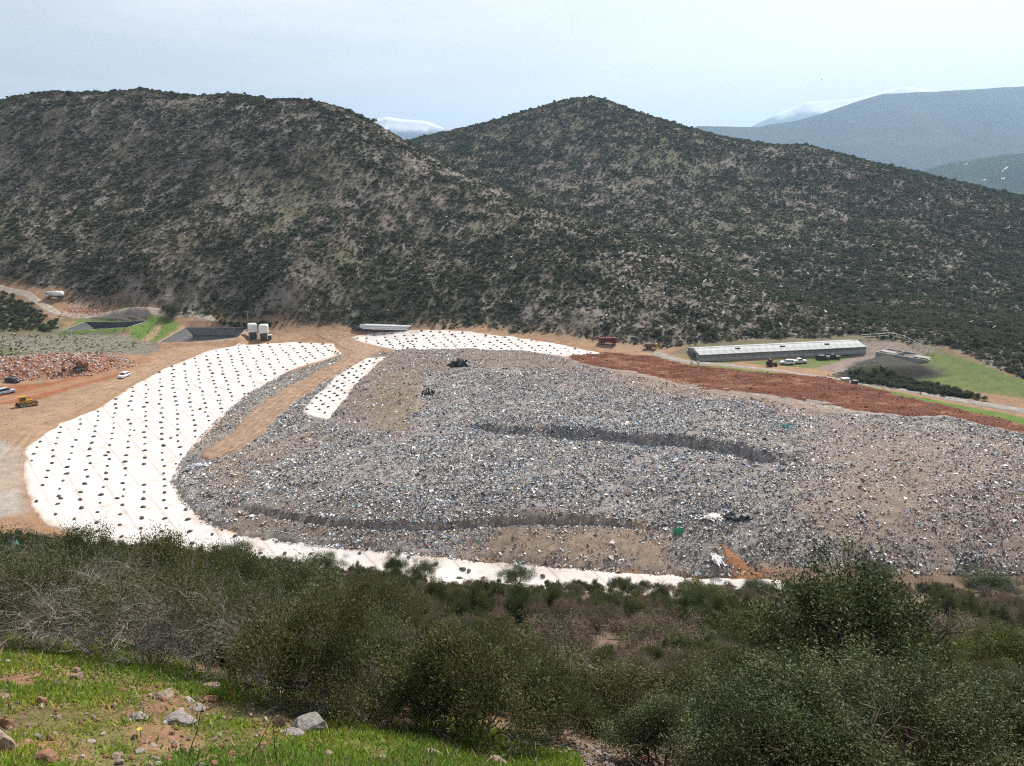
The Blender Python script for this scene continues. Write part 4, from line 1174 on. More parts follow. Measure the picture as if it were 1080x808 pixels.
NAMES = {'leafy': 'leafy_shrub', 'heath': 'heath_shrub', 'twiggy': 'bare_shrub', 'dry': 'dry_shrub', 'fresh': 'green_shrub'}
placed = []; marks = []
def big(kind, px, py, wpx, hpx, label, variant=None, cat='shrub', group=None):
    P = at(px, py); k_ = pxm(P)
    placed.append((P.x, P.y, wpx / k_ * .5)); marks.append((px, py - hpx * .5, label))
    return shrub(NAMES[kind], kind, P, wpx / k_, hpx / k_, label, group, variant, cat=cat)
BIG = [
 ('twiggy', -25, 683, 150, 110, 'bare grey twiggy shrub at the left edge above the grass'),
 ('twiggy', 45, 684, 150, 122, 'pale bare twiggy shrub behind the grass, second from the left edge'),
 ('twiggy', 105, 690, 130, 120, 'bare twiggy shrub above the mossy hump of the grass bank'),
 ('twiggy', 160, 700, 140, 130, 'bare brown twiggy shrub in the middle of the thicket behind the grass'),
 ('twiggy', 215, 708, 130, 135, 'bare brown shrub with upright pale stems above the grass bend'),
 ('twiggy', 268, 722, 130, 140, 'brown twiggy shrub where the grass bank starts to drop'),
 ('heath', 345, 744, 190, 125, 'tall dark leafy shrub at the right end of the bare thicket'),
 ('twiggy', 325, 748, 120, 80, 'low bare shrub at the foot of the tall dark leafy one'),
 ('twiggy', 392, 758, 110, 70, 'bare twigs between the tall leafy shrub and the rounded heath shrub'),
 ('heath', 445, 770, 100, 70, 'small grey shrub hugging the left flank of the rounded heath shrub'),
 ('heath', 585, 778, 110, 80, 'grey shrub hugging the right flank of the rounded heath shrub'),
 ('leafy', 415, 746, 120, 100, 'dark olive shrub left of the large rounded heath shrub'),
 ('heath', 505, 776, 215, 125, 'large rounded grey green shrub just below the middle of the grass'),
 ('heath', 655, 768, 210, 88, 'wide grey green shrub above the patch of rubble'),
 ('leafy', 905, 748, 215, 178, 'tall glossy dark green carob with a peaked top on the right slope', 0, 'tree'),
 ('leafy', 760, 804, 150, 80, 'low dark leafy shrub at the bottom edge right of the rubble'),
 ('leafy', 850, 832, 220, 125, 'broad dark leafy shrub at the bottom edge in front of the carob'),
 ('leafy', 965, 826, 200, 120, 'dark leafy shrub at the bottom edge right of the carob'),
 ('leafy', 1062, 812, 170, 120, 'dark leafy shrub in the bottom right corner'),
 ('leafy', 1090, 762, 110, 66, 'dark leafy shrub cut by the right edge'),
 ('leafy', 700, 808, 130, 80, 'dark low shrub at the bottom edge beside the rubble'),
 ('leafy', 905, 800, 170, 110, 'dark leafy shrub directly before the carob foot'),
 ('leafy', 1010, 778, 130, 66, 'dark leafy shrub right of the carob foot'),
 ('leafy', 815, 778, 130, 60, 'dark leafy shrub left of the carob foot'),
 ('leafy', 790, 840, 190, 120, 'dark leafy shrub rising from below the bottom edge, left of the broad one'),
 ('leafy', 30, 628, 110, 85, 'dark green shrub behind the bare thicket holding a teal bag'),
 ('leafy', 95, 640, 90, 90, 'dark green shrub rising behind the pale twiggy one'),
 ('heath', 175, 652, 120, 88, 'grey olive shrub behind the bare thicket, below the white sheet'),
 ('twiggy', 130, 655, 110, 88, 'brown twiggy shrub peeping over the bare thicket'),
 ('heath', 245, 660, 120, 84, 'olive shrub behind the bend of the thicket'),
 ('leafy', 310, 668, 130, 84, 'dark olive shrub behind the tall leafy one'),
 ('heath', 400, 672, 120, 66, 'grey green shrub up slope behind the dark olive shrub'),
 ('dry', 590, 700, 120, 44, 'low brown cushion shrub behind the large rounded heath shrub'),
 ('dry', 690, 690, 110, 44, 'brown purple cushion shrub left of the pale fallen branches'),
 ('fresh', 800, 690, 110, 46, 'yellowish green low shrub left of the carob'),
 ('dry', 1010, 700, 120, 46, 'brown dry shrub right of the carob top'),
 ('fresh', 985, 730, 90, 60, 'pale straw green shrub right of the carob foot'),
 ('fresh', 1050, 715, 90, 46, 'olive green cushion near the right edge'),
 ('heath', 760, 745, 130, 56, 'grey green shrub left of the carob foot'),
 ('leafy', 925, 614, 40, 20, 'round dark shrub at the slope foot above the carob top'),
 ('leafy', 1045, 628, 66, 26, 'rounded dark shrub at the slope foot near the right edge'),
 ('leafy', 415, 612, 34, 30, 'small upright shrub standing before the lower white strip'),
 ('leafy', 445, 614, 34, 26, 'small shrub beside the upright one before the white strip'),
 ('leafy', 545, 618, 40, 24, 'small green shrub before the middle of the white strip'),
 ('leafy', 250, 598, 50, 26, 'dark shrub hiding the bend of the white sheet'),
 ('leafy', 345, 606, 44, 20, 'dark shrub at the start of the lower white strip'),
 ('fresh', 740, 640, 60, 22, 'light green shrub below the right end of the white strip'),
 ('leafy', 800, 636, 50, 24, 'dark shrub beside the right tip of the white strip'),
]
for b_ in BIG: big(b_[0], b_[1], b_[2], b_[3], b_[4], b_[5], b_[6] if len(b_) > 6 else None, b_[7] if len(b_) > 7 else 'shrub')

GRASS_EDGE = np.array([(-60, 668), (0, 672), (60, 678), (130, 690), (200, 700), (260, 715), (320, 738), (380, 750), (430, 760), (480, 774), (540, 790), (600, 800), (700, 815), (1200, 860)], float)
P_ = []
for yv in np.geomspace(9.2, 128, 84):
    step = max(.8, .016 * yv + .7)
    for xv in np.arange(-.86 * yv, .84 * yv, step): P_.append((xv + random.gauss(0, step * .3), yv * (1 + random.gauss(0, .016))))
P_ = np.array(P_); pz = T(P_[:, 0], P_[:, 1])
qx, qy, qd = proj(np.column_stack([P_, pz]))
k = (qy < np.interp(qx, GRASS_EDGE[:, 0], GRASS_EDGE[:, 1]) - 8) & (P_[:, 1] < toe(P_[:, 0] / P_[:, 1]) - 3) & (qx > -140) & (qx < 1220)
k &= ~((qx > 560) & (qx < 720) & (qy > 755))
# open gaps of bare ground on the right half
gap = fbm(P_[:, 0], P_[:, 1], 7, 2, 233)
k &= ~((qx > 420) & (gap > .3)) & (rng.random(len(P_)) > .12) & ~((np.abs(qx - 610) < 55) & (np.abs(qy - 690) < 9)) & ~((np.abs(qx - 700) < 30) & (np.abs(qy - 684) < 8))
# keep the lower white strip clear
k &= ~((P_[:, 1] > 97) & (rng.random(len(P_)) < .78) & (qx > 320) & (qx < 870)) & ~((P_[:, 1] > 97) & (rng.random(len(P_)) < .3))
for bx0, by0, br_ in placed: k &= (P_[:, 0] - bx0) ** 2 + (P_[:, 1] - by0) ** 2 > (br_ * .85) ** 2
P_, pz, qx, qy, qd = P_[k], pz[k], qx[k], qy[k], qd[k]
o_ = np.argsort(P_[:, 1]); P_, pz, qx, qy = P_[o_], pz[o_], qx[o_], qy[o_]
print('slope shrubs', len(P_))
kindn = fbm(P_[:, 0], P_[:, 1], 9, 3, 241)
KN = list(KINDS)
SHORT = [(j_, t_) for j_, m_ in enumerate(marks) for k_, t_ in (('right end of the bare thicket', 'tall dark leafy shrub by the thicket'), ('left of the large rounded', 'dark olive shrub'), ('large rounded grey', 'large rounded heath shrub'), ('wide grey', 'wide shrub above the rubble'),
          ('tall glossy', 'peaked carob'), ('right corner', 'corner shrub'), ('second from', 'pale twiggy shrub'), ('in the middle of the thicket', 'middle of the bare thicket'), ('starts to drop', 'end of the bare thicket'), ('teal bag', 'shrub holding the teal bag'),
          ('left of the pale fallen', 'purple brown cushion shrub'), ('yellowish green low', 'yellowish low shrub'), ('right of the carob top', 'dry shrub right of the carob'), ('near the right edge', 'shrub at the right edge'), ('small upright', 'upright shrub before the white strip'), ('hiding the bend', 'shrub hiding the sheet bend'), ('beside the right tip', 'shrub at the white strip tip')) if k_ in m_[2]]
ADJ = {'leafy': 'small dark leafy shrub', 'heath': 'small grey green shrub', 'twiggy': 'small bare twiggy shrub', 'dry': 'small brown dry shrub', 'fresh': 'small light green shrub'}
fx, fs, fr, fi = [], [], [], []
for i in range(len(P_)):
    x, y = P_[i]; t_ = random.random(); left = qx[i] < 330
    if left: kd = 'twiggy' if t_ < .34 else 'heath' if t_ < .66 else 'leafy' if t_ < .9 else 'dry'
    elif kindn[i] > .0: kd = 'dry' if t_ < .66 else 'heath' if t_ < .85 else 'leafy'
    elif kindn[i] > -.2: kd = 'heath' if t_ < .35 else 'dry' if t_ < .72 else 'leafy'
    else: kd = 'leafy' if t_ < .42 else 'heath' if t_ < .68 else 'fresh' if t_ < .86 else 'dry'
    w = random.uniform(1.0, 1.9) * (.72 + .38 * min(1, y / 40)); hmul = {'leafy': .72, 'heath': .62, 'twiggy': .75, 'dry': .5, 'fresh': .5}[kd]
    if left: w *= 1.15; hmul *= 1.1
    if y > 92: w *= .62
    if not left and y < 34: w *= .72
    h = w * hmul * random.uniform(.85, 1.4) * (1.2 if y > 25 else 1)
    if len(fx) == 0 and i < 240:
        jm = min(range(len(SHORT)), key=lambda j_: abs(qx[i] - marks[SHORT[j_][0]][0]) + 1.5 * abs(qy[i] - 15 - marks[SHORT[j_][0]][1]))
        mk = marks[SHORT[jm][0]]; dx, dy = qx[i] - mk[0], qy[i] - 15 - mk[1]
        rel = ('left of' if dx < 0 else 'right of') if abs(dx) > 1.4 * abs(dy) else ('uphill behind' if dy < 0 else 'in front of')
        lab_ = '%s %s the %s' % (ADJ[kd], rel, SHORT[jm][1])
        shrub(NAMES[kd], kd, Vector((x, y, pz[i])), w, h, lab_, lab_.replace(' shrub ', ' shrubs ', 1))
    else:
        w0, h0 = KINDS[kd][0][2]
        fx.append((x, y, pz[i] - .05)); fs.append((w / w0, w / w0, h / h0)); fr.append((0, 0, random.uniform(0, 6.28))); fi.append(KN.index(kd) * 3 + random.randrange(3))
# crown and twigs share one prototype mesh for the far scrub
def joined(cm, sm):
    nv = len(cm.vertices); 
    me = bpy.data.meshes.new('slope_scrub_plant')
    A = np.empty(nv * 3, np.float32); cm.vertices.foreach_get('co', A)
    Bv = np.empty(len(sm.vertices) * 3, np.float32); sm.vertices.foreach_get('co', Bv)
    fa = [tuple(p.vertices) for p in cm.polygons]; fb = [tuple(v_ + nv for v_ in p.vertices) for p in sm.polygons]
    me.from_pydata(np.concatenate([A, Bv]).reshape(-1, 3).tolist(), [], fa + fb)
    a = me.attributes.new('Col', 'FLOAT_COLOR', 'POINT')
    src = np.empty(nv * 4, np.float32); cm.attributes['Col'].data.foreach_get('color', src)
    a.data.foreach_set('color', np.concatenate([src, np.ones(len(sm.vertices) * 4, np.float32)]))
    me.materials.append(cm.materials[0]); me.materials.append(sm.materials[0])
    me.polygons.foreach_set('material_index', np.concatenate([np.zeros(len(fa), np.int32), np.ones(len(fb), np.int32)])); me.update()
    return me
if fx:
    scatter('slope_scrub', np.array(fx), np.array(fs), np.array(fr), np.array(fi), [joined(*KINDS[kd][j][:2]) for kd in KN for j in range(3)], 'low mixed scrub running down the slope to the landfill', 'scrub')

# ------------------------------------------------------------------ grass bank in front
GR = wpoly([(-70, 668), (0, 670), (60, 677), (130, 690), (200, 701), (260, 716), (320, 740), (380, 748), (430, 760), (480, 774), (540, 792), (585, 808), (640, 850), (-70, 850)])
BARE = [wpoly(q) for q in BARE_PX]
n_ = 700000
mn, mx = GR.min(0), GR.max(0)
x = rng.uniform(mn[0], mx[0], n_); y = rng.uniform(mn[1], mx[1], n_)
sd = sdist(GR, x, y, 4); k = (sd > -.15 + .3 * fbm(x, y, .8, 2, 251)) & (x > -.8 * y) & (y > 4.3); x, y, sd = x[k], y[k], sd[k]
cv = np.ones(len(x))
for q in BARE: cv = cv * (1 - .93 * sstep(-.25, .25, sdist(q, x, y, 4) + fbm(x, y, .7, 3, 253) * .35))
cv = cv * (.3 + .7 * sstep(-.45, .1, fbm(x, y, 1.0, 3, 255)))
k = rng.random(len(x)) < cv; x, y = x[k], y[k]
z = T(x, y)
tall = .6 + .7 * sstep(-.4, .5, fbm(x, y, .9, 3, 257))
nb = len(x); print('grass', nb)
dirs = unit(rng.normal(size=(nb, 3)) * np.array([.85, .85, .3]) + np.array([0, 0, .9]))
hue = fbm(x, y, 1.6, 3, 259) + rng.normal(0, .25, nb)
gc = lerp(np.tile(np.array([1.0, 1.0, 1.0]), (nb, 1)), (1.7, 1.2, 1.3), sstep(.1, .8, hue)); gc = lerp(gc, (.5, .62, .8), sstep(-.1, -.7, hue))
gc *= rng.uniform(.7, 1.25, (nb, 1))
gc = np.where((rng.random(nb) < .05 + .12 * sstep(.0, .5, fbm(x, y, .7, 2, 267)))[:, None], np.array([[1.6, .75, 2.6]]), gc)
V, Fq, cc = leaves_np(np.stack([x, y, z - .01], 1), dirs, unit(rng.normal(size=(nb, 3))), rng.uniform(.035, .10, nb) * tall, rng.uniform(.014, .028, nb), gc, rng)
tag(obj_np('grass', V, Fq, M_grass, cc), 'bright green grass and clover on the bank in the foreground', 'grass', None, 'stuff')
# dry straw tufts at the grass edge and among the shrubs
n_ = 26000
x = rng.uniform(-9, 8, n_); y = rng.uniform(6, 17, n_); k = (np.abs(x) < .8 * y) & ((sdist(GR, x, y, 4) < .35) | (fbm(x, y, .8, 2, 265) > .05)) & (fbm(x, y, 1.2, 3, 263) > -.15); x, y = x[k], y[k]; nb = len(x)
dirs = unit(rng.normal(size=(nb, 3)) * np.array([.8, .8, .3]) + np.array([0, 0, .7]))
V, Fq, cc = leaves_np(np.stack([x, y, T(x, y) - .01], 1), dirs, unit(rng.normal(size=(nb, 3))), rng.uniform(.08, .22, nb), rng.uniform(.006, .012, nb), np.tile(np.array([2.3, 1.15, 5.0]), (nb, 1)) * rng.uniform(.5, 1.3, (nb, 1)), rng)
tag(obj_np('dry_straw', V, Fq, M_grass, cc), 'dry brown straw and twigs under the shrubs behind the grass', 'straw', None, 'stuff')

# stones of the foreground
stone_kinds = {}
def stone(px, py, wpx, hf, colr, label, seed, group=None, depth=.8, name='stone', rot=None):
    P = at(px, py); k_ = pxm(P); w = wpx / k_
    me = lump_mesh(name, seed, M_rockv, 3, 1, depth, hf, col=colr)
    o = link(bpy.data.objects.new(name, me)); o.location = (P.x, P.y, P.z + w * hf * .12); o.scale = (w * 1.15,) * 3
    o.rotation_euler = rot or (random.uniform(-.15, .15), random.uniform(-.15, .15), random.uniform(-.4, .4))
    return tag(o, label, 'stone', group)
LG, TN, OR_ = (.27, .245, .225), (.33, .25, .19), (.30, .165, .10)
for i, a_ in enumerate([
 (330, 772, 42, .55, LG, 'largest pale grey limestone lying in the grass'), (306, 778, 26, .4, LG, 'flat grey stone touching the largest limestone'),
 (293, 769, 15, 1.5, TN, 'upright pointed pale stone left of the largest limestone'), (345, 803, 15, 1.0, TN, 'round tan stone at the bottom edge below the limestone'),
 (399, 804, 17, .9, TN, 'tan stone cut by the bottom edge right of the round one'), (82, 715, 13, .9, TN, 'tan stone standing in the grass below the mossy hump'),
 (84, 732, 10, .8, PINK[2], 'small pale stone on the bare earth below the standing tan one'), (4, 737, 18, .6, TN, 'tan stone at the left edge beside bare earth'),
 (9, 770, 17, 1.2, OR_, 'orange brown block at the left edge above the corner rocks'), (4, 795, 34, 1.2, TN, 'big tan boulder cut by the bottom left corner'),
 (24, 790, 26, .5, OR_, 'slanted orange slab beside the corner boulder'), (45, 803, 28, .6, OR_, 'orange rock at the bottom edge right of the corner boulder'),
 (222, 728, 24, .5, TN, 'flat tan slab at the right end of the bare earth'), (222, 741, 15, .6, OR_, 'tilted brown stone under the flat tan slab'),
 (190, 764, 32, .55, LG, 'rugged pale grey stone in the middle of the grass bank'), (147, 760, 20, .5, LG, 'low grey stone left of the rugged pale one'),
 (174, 737, 24, .6, TN, 'pinkish stone on the bare strip above the rugged pale one'), (156, 782, 18, .5, OR_, 'flat orange stone by the yellow flower'),
 (207, 750, 20, .35, LG, 'flat pale slab above the rugged stone'), (45, 742, 12, 1.4, OR_, 'narrow upright brown stone on the left bare earth'),
 (200, 742, 12, .6, PINK[2], 'small pale stone left of the tilted brown one'), (96, 783, 9, .6, PINK[2], 'small white stone under the dark clump of grass'),
 (525, 802, 22, .4, TN, 'long grey brown stone at the bottom edge of the grass'), (458, 800, 24, .35, TN, 'low tan stone at the bottom edge before the heath shrub'),
 (541, 777, 14, .5, OR_, 'tan stone at the left end of the rubble'), (620, 770, 16, .7, TN, 'pinkish stone on top of the rubble'),
 (545, 686, 12, .6, PINK[0], 'pinkish stone on the slope behind the rounded heath shrub'), (800, 682, 14, .6, PINK[0], 'pale stone on the slope left of the carob'),
 (838, 684, 13, .6, PINK[0], 'pinkish stone on the slope by the light green shrub'), (22, 594, 18, .7, PINK[0], 'pinkish boulder among the left shrubs below the teal bag')]):
    stone(*a_, 800 + i)
stone(1000, 640, 22, .7, (.34, .11, .05), 'rust red rock on the far right slope', 840)
stones_on('gravel', [(535, 778), (560, 770), (640, 764), (700, 772), (690, 812), (640, 830), (600, 806), (560, 790)], 1500, .03, .16, [TN, GREY[0], OR_, GREY[2], TN, PINK[0]], 'loose rubble below the heath shrubs', 851, None, False, -.15)
stones_on('pebbles', [(-60, 700), (60, 698), (250, 720), (240, 760), (350, 765), (350, 790), (150, 790), (90, 815), (-60, 830)], 1500, .02, .15, [TN, OR_, LG, PINK[2], OR_, (.3, .17, .1)], 'pebbles and crumbs of earth on the bare patches', 861)
stones_on('slope_rocks', [(0, 600), (300, 625), (540, 640), (800, 636), (1100, 630), (1100, 740), (800, 740), (560, 740), (300, 690), (0, 650)], 900, .12, .75, [PINK[0], TN, GREY[2], PINK[2], OR_, TN], 'small rocks between the shrubs of the near slope', 871)
# ------------------------------------------------------------------ paints
M_white = mat('white_paint', (.78, .78, .77), .4, var=.05, scale=1.5, spec=.5)
M_offw = mat('weathered_white', (.66, .65, .63), .6, var=.12, scale=1.2)
M_yellow = mat('yellow_paint', (.50, .27, .03), .5, var=.15, scale=2)
M_brownp = mat('rusty_paint', (.20, .10, .05), .7, var=.25, scale=2)
M_maroon = mat('maroon_paint', (.15, .02, .025), .5, var=.2, scale=2)
M_blue = mat('pale_blue_paint', (.42, .50, .55), .4, var=.08, scale=2)
M_darkp = mat('dark_paint', (.03, .032, .04), .4, var=.2, scale=2, spec=.5)
M_glass = mat('car_glass', (.02, .025, .03), .12, var=.1, scale=1, spec=.6)
M_tyre = mat('tyre', (.025, .025, .025), .9, var=.2, scale=5)
M_steel = mat('galvanised_steel', (.42, .43, .44), .45, .6, var=.1, scale=3)
M_dsteel = mat('dark_steel', (.06, .06, .065), .6, var=.2, scale=3)
M_black = mat('black_membrane', (.028, .029, .032), .45, var=.3, scale=.8, spec=.5, bump=.4)
M_conc = mat('concrete', (.34, .33, .31), .9, var=.15, scale=.8, bump=.2)
M_roof = mat('fibre_roof', (.40, .415, .405), .7, var=.25, scale=.35)
M_pane = mat('clouded_pane', (.22, .245, .26), .3, var=.35, scale=.5, spec=.5)
M_pole = mat('pole_wood', (.30, .26, .22), .9, var=.2, scale=4)
M_teal = mat('teal_plastic', (.16, .42, .38), .4, var=.25, scale=6)
M_green = mat('green_plastic', (.03, .22, .13), .45, var=.15, scale=3)
M_pgreen = mat('pale_green_paint', (.42, .50, .42), .6, var=.1, scale=2)
M_feather = mat('feather', (.80, .80, .80), .8, var=.04, scale=4)
M_pipe = mat('pale_pipe', (.70, .71, .72), .5, var=.06, scale=.5)
M_water = mat('dark_water', (.02, .025, .025), .08, var=.2, scale=.3, spec=.5)

def heading(p0, p1):
    a, b_ = at(*p0), at(*p1)
    return math.atan2(b_.y - a.y, b_.x - a.x)

def wheel(root, x, y, r, w=.22, hub=M_steel):
    o = MB().tube((x, y - w / 2, r), (x, y + w / 2, r), r, n=16).build('wheel', M_tyre, root)
    s = -1 if y < 0 else 1
    MB().tube((x, y + s * (w / 2 - .02), r), (x, y + s * (w / 2 + .015), r), r * .55, n=12).build('rim', hub, o)
    return o

def car(name, P, rz, paint, label, L=4.5, W=1.8, H=1.65, kind='suv', cat='car', group=None):
    root = empty(name, P, rz)
    h0 = .32
    if kind == 'pickup':
        prof = [(-L / 2, h0), (L / 2, h0), (L / 2, h0 + .55), (L / 2 - .1, .98), (.95, 1.05), (-L / 2, 1.05)]
        cab = [(.95, 1.05), (.35, H), (-.75, H), (-.95, 1.05)]
    else:
        prof = [(-L / 2, h0), (L / 2, h0), (L / 2, h0 + .45), (L / 2 - .12, .92), (.95, 1.02), (-L / 2, 1.02)]
        cab = [(.95, 1.02), (.3, H - .05), (-.1, H), (-L / 2 + .35, H - .03), (-L / 2 + .04, 1.02)]
    MB().prism(prof, -W / 2, W / 2).build('body', paint, root, bevel=.06)
    MB().prism(cab, -W / 2 + .1, W / 2 - .1).build('cabin', paint, root, bevel=.05)
    for s in (-1, 1):
        y0 = s * (W / 2 - .095)
        x1, x2 = cab[0][0] - .22, cab[-1][0] + .16
        MB().prism([(x1, 1.1), (cab[1][0] - .05, H - .16), (cab[-2][0] + .1, H - .16), (x2, 1.1)], y0 - .012, y0 + .012).build('side_window', M_glass, root)
        MB().box((L / 2 - .01, s * W * .36, .72), (.06, .36, .16)).build('headlight', M_white, root)
    a, b_ = cab[0], cab[1]
    MB().add([(a[0] - .04, -W / 2 + .2, a[1] + .08), (a[0] - .04, W / 2 - .2, a[1] + .08), (b_[0] + .06, W / 2 - .24, b_[1] - .08), (b_[0] + .06, -W / 2 + .24, b_[1] - .08),
              (a[0] + .06, -W / 2 + .2, a[1] + .1), (a[0] + .06, W / 2 - .2, a[1] + .1), (b_[0] + .12, W / 2 - .24, b_[1] - .05), (b_[0] + .12, -W / 2 + .24, b_[1] - .05)],
             [(0, 3, 2, 1), (4, 5, 6, 7), (0, 1, 5, 4), (1, 2, 6, 5), (2, 3, 7, 6), (3, 0, 4, 7)]).build('windscreen', M_glass, root)
    for x in (L * .31, -L * .31):
        for s in (-1, 1): wheel(root, x, s * (W / 2 - .1), .34)
    return tag(root, label, cat, group)

def tracks(root, L, W, r, y):
    for s in (-1, 1):
        prof = [(-L / 2 + r * math.cos(t_), r + r * math.sin(t_)) for t_ in np.linspace(math.pi * 1.5, math.pi * .5, 7)] + [(L / 2 + r * math.cos(t_), r + r * math.sin(t_)) for t_ in np.linspace(math.pi * .5, -math.pi * .5, 7)]
        o = MB().prism(prof, s * y - W / 2, s * y + W / 2).build('crawler_track', M_dsteel, root)
        for x in np.linspace(-L / 2, L / 2, 5):
            MB().tube((x, s * (y + W / 2 - .03), r), (x, s * (y + W / 2 + .05), r), r * .55, n=10).build('roller', M_steel, o)

def bulldozer(P, rz, paint, label):
    root = empty('bulldozer', P, rz)
    tracks(root, 2.9, .55, .5, 1.0)
    MB().box((.75, 0, 1.25), (2.0, 1.2, .9), taper=(.95, .9)).build('engine_hood', paint, root, bevel=.06)
    MB().box((-.4, 0, .9), (3.0, 1.4, .6)).build('hull', paint, root, bevel=.05)
    c = MB().box((-.75, 0, 2.0), (1.5, 1.5, 1.5), taper=(.9, .9)).build('cab', paint, root, bevel=.06)
    MB().box((-.75, 0, 2.15), (1.56, 1.2, .7)).build('window', M_glass, c)
    MB().box((-.75, 0, 2.15), (1.1, 1.56, .7)).build('window', M_glass, c)
    MB().box((-.75, 0, 2.82), (1.8, 1.8, .12)).build('cab_roof', paint, root)
    b_ = MB()
    for i in range(7):
        t0, t1 = -.5 + i / 7.0, -.5 + (i + 1) / 7.0
        x0, x1 = 2.35 + .5 * t0 * t0, 2.35 + .5 * t1 * t1
        b_.add([(x0, -1.7, .65 + t0 * 1.2), (x0, 1.7, .65 + t0 * 1.2), (x1, 1.7, .65 + t1 * 1.2), (x1, -1.7, .65 + t1 * 1.2), (x0 + .1, -1.7, .65 + t0 * 1.2), (x0 + .1, 1.7, .65 + t0 * 1.2), (x1 + .1, 1.7, .65 + t1 * 1.2), (x1 + .1, -1.7, .65 + t1 * 1.2)],
               [(0, 3, 2, 1), (4, 5, 6, 7), (0, 1, 5, 4), (1, 2, 6, 5), (2, 3, 7, 6), (3, 0, 4, 7)])
    b_.build('blade', M_steel, root)
    for s in (-1, 1): MB().box((1.2, s * 1.4, .55), (2.3, .16, .22)).build('push_arm', paint, root)
    MB().tube((1.2, .35, 1.6), (1.2, .35, 2.35), .07).build('exhaust', M_dsteel, root)
    MB().box((-2.2, 0, .8), (.9, .3, .9), ry=.5).build('ripper', M_dsteel, root)
    return tag(root, label, 'bulldozer')

def excavator(P, rz, paint, label, swing=0.4):
    root = empty('excavator', P, rz)
    tracks(root, 3.0, .55, .42, 1.05)
    MB().box((0, 0, .75), (2.0, 1.6, .35)).build('undercarriage', M_dsteel, root)
    MB().box((-.5, 0, 1.5), (3.0, 2.4, 1.0)).build('house', paint, root, bevel=.08)
    c = MB().box((.5, .7, 2.2), (1.4, .95, 1.5), taper=(.85, .95)).build('cab', paint, root, bevel=.06)
    MB().box((.52, .7, 2.3), (1.42, .75, .8)).build('window', M_glass, c)
    MB().box((-1.75, 0, 1.6), (.7, 2.3, 1.1)).build('counterweight', paint, root, bevel=.1)
    b_ = MB(); b_.tube((.9, -.25, 1.6), (3.0, -.25, 3.9), .24, .22, 6); b_.tube((3.0, -.25, 3.9), (4.9, -.25, 3.3), .22, .18, 6); b_.build('boom', paint, root)
    MB().tube((4.8, -.25, 3.5), (5.2, -.25, 1.2), .18, .13, 6).build('stick', paint, root)
    MB().prism([(4.9, 1.2), (5.5, 1.1), (5.4, .3), (4.8, .1), (4.5, .5)], -.75, .25).build('bucket', M_dsteel, root)
    MB().tube((1.6, -.25, 1.9), (2.9, -.25, 3.4), .09).build('hydraulic_ram', M_steel, root)
    return tag(root, label, 'excavator')

def lorry(name, P, rz, cabm, bedm, label, L=6.5, cat='truck', tank=False):
    root = empty(name, P, rz)
    MB().box((0, 0, .85), (L, .9, .22)).build('chassis', M_dsteel, root)
    c = MB().prism([(L / 2 - 1.7, .75), (L / 2, .75), (L / 2, 1.7), (L / 2 - .25, 2.7), (L / 2 - 1.7, 2.75)], -1.1, 1.1).build('cab', cabm, root, bevel=.07)
    MB().prism([(L / 2 + .012, 1.65), (L / 2 - .2, 2.55), (L / 2 - .26, 2.55), (L / 2 - .05, 1.65)], -.95, .95).build('windscreen', M_glass, c)
    for s in (-1, 1): MB().box((L / 2 - .85, s * 1.105, 2.1), (.9, .02, .6)).build('side_window', M_glass, c)
    if tank:
        MB().tube((-L / 2 + .1, 0, 2.05), (L / 2 - 1.9, 0, 2.05), 1.1, n=20).build('tank', bedm, root, True)
        MB().tube((-.8, 0, 3.1), (-.8, 0, 3.3), .28, n=12).build('hatch', M_steel, root)
    else:
        MB().prism([(-L / 2, 1.0), (L / 2 - 1.85, 1.0), (L / 2 - 1.85, 2.6), (-L / 2 - .1, 2.4)], -1.15, 1.15).build('tipper_body', bedm, root, bevel=.05)
        for x in np.linspace(-L / 2 + .4, L / 2 - 2.2, 5):
            for s in (-1, 1): MB().box((x, s * 1.19, 1.75), (.1, .08, 1.3)).build('side_rib', bedm, root)
    for x in (L / 2 - 1.0, -L / 2 + 1.6, -L / 2 + .6):
        for s in (-1, 1): wheel(root, x, s * .98, .48, .3)
    return tag(root, label, cat)

# vehicles on the left
car('suv', at(131, 398), heading((165, 384), (125, 402)) , M_white, 'white car driving on the dirt road beside the pale sheet')
bulldozer(at(28, 428), heading((25, 428), (50, 424)), M_yellow, 'yellow bulldozer on the red dirt at the left edge')
excavator(at(86, 394), heading((95, 393), (75, 396)), M_brownp, 'small rust brown excavator working at the foot of the red stone heap')
car('parked_car', at(7, 415), heading((0, 416), (20, 412)), M_blue, 'pale blue van parked at the left edge behind the bulldozer', L=4.9, H=1.9)
car('parked_car', at(14, 403), heading((0, 402), (25, 404)), M_darkp, 'dark car beside the red stone heap at the left edge', L=4.4, H=1.5)
lorry('tank_truck', at(58, 314), heading((68, 316), (50, 314)), M_offw, M_white, 'white tank truck parked at the bend of the upper road', 7.5, 'truck', True)
lorry('dump_truck', at(641, 363), heading((625, 361), (655, 364)), M_maroon, M_maroon, 'dark red dump truck on the dirt road under the far hill', 6.5)
car('parked_car', at(378, 348), heading((370, 347), (390, 348)), M_darkp, 'dark car at the left end of the pale pipes', L=4.3, H=1.5)

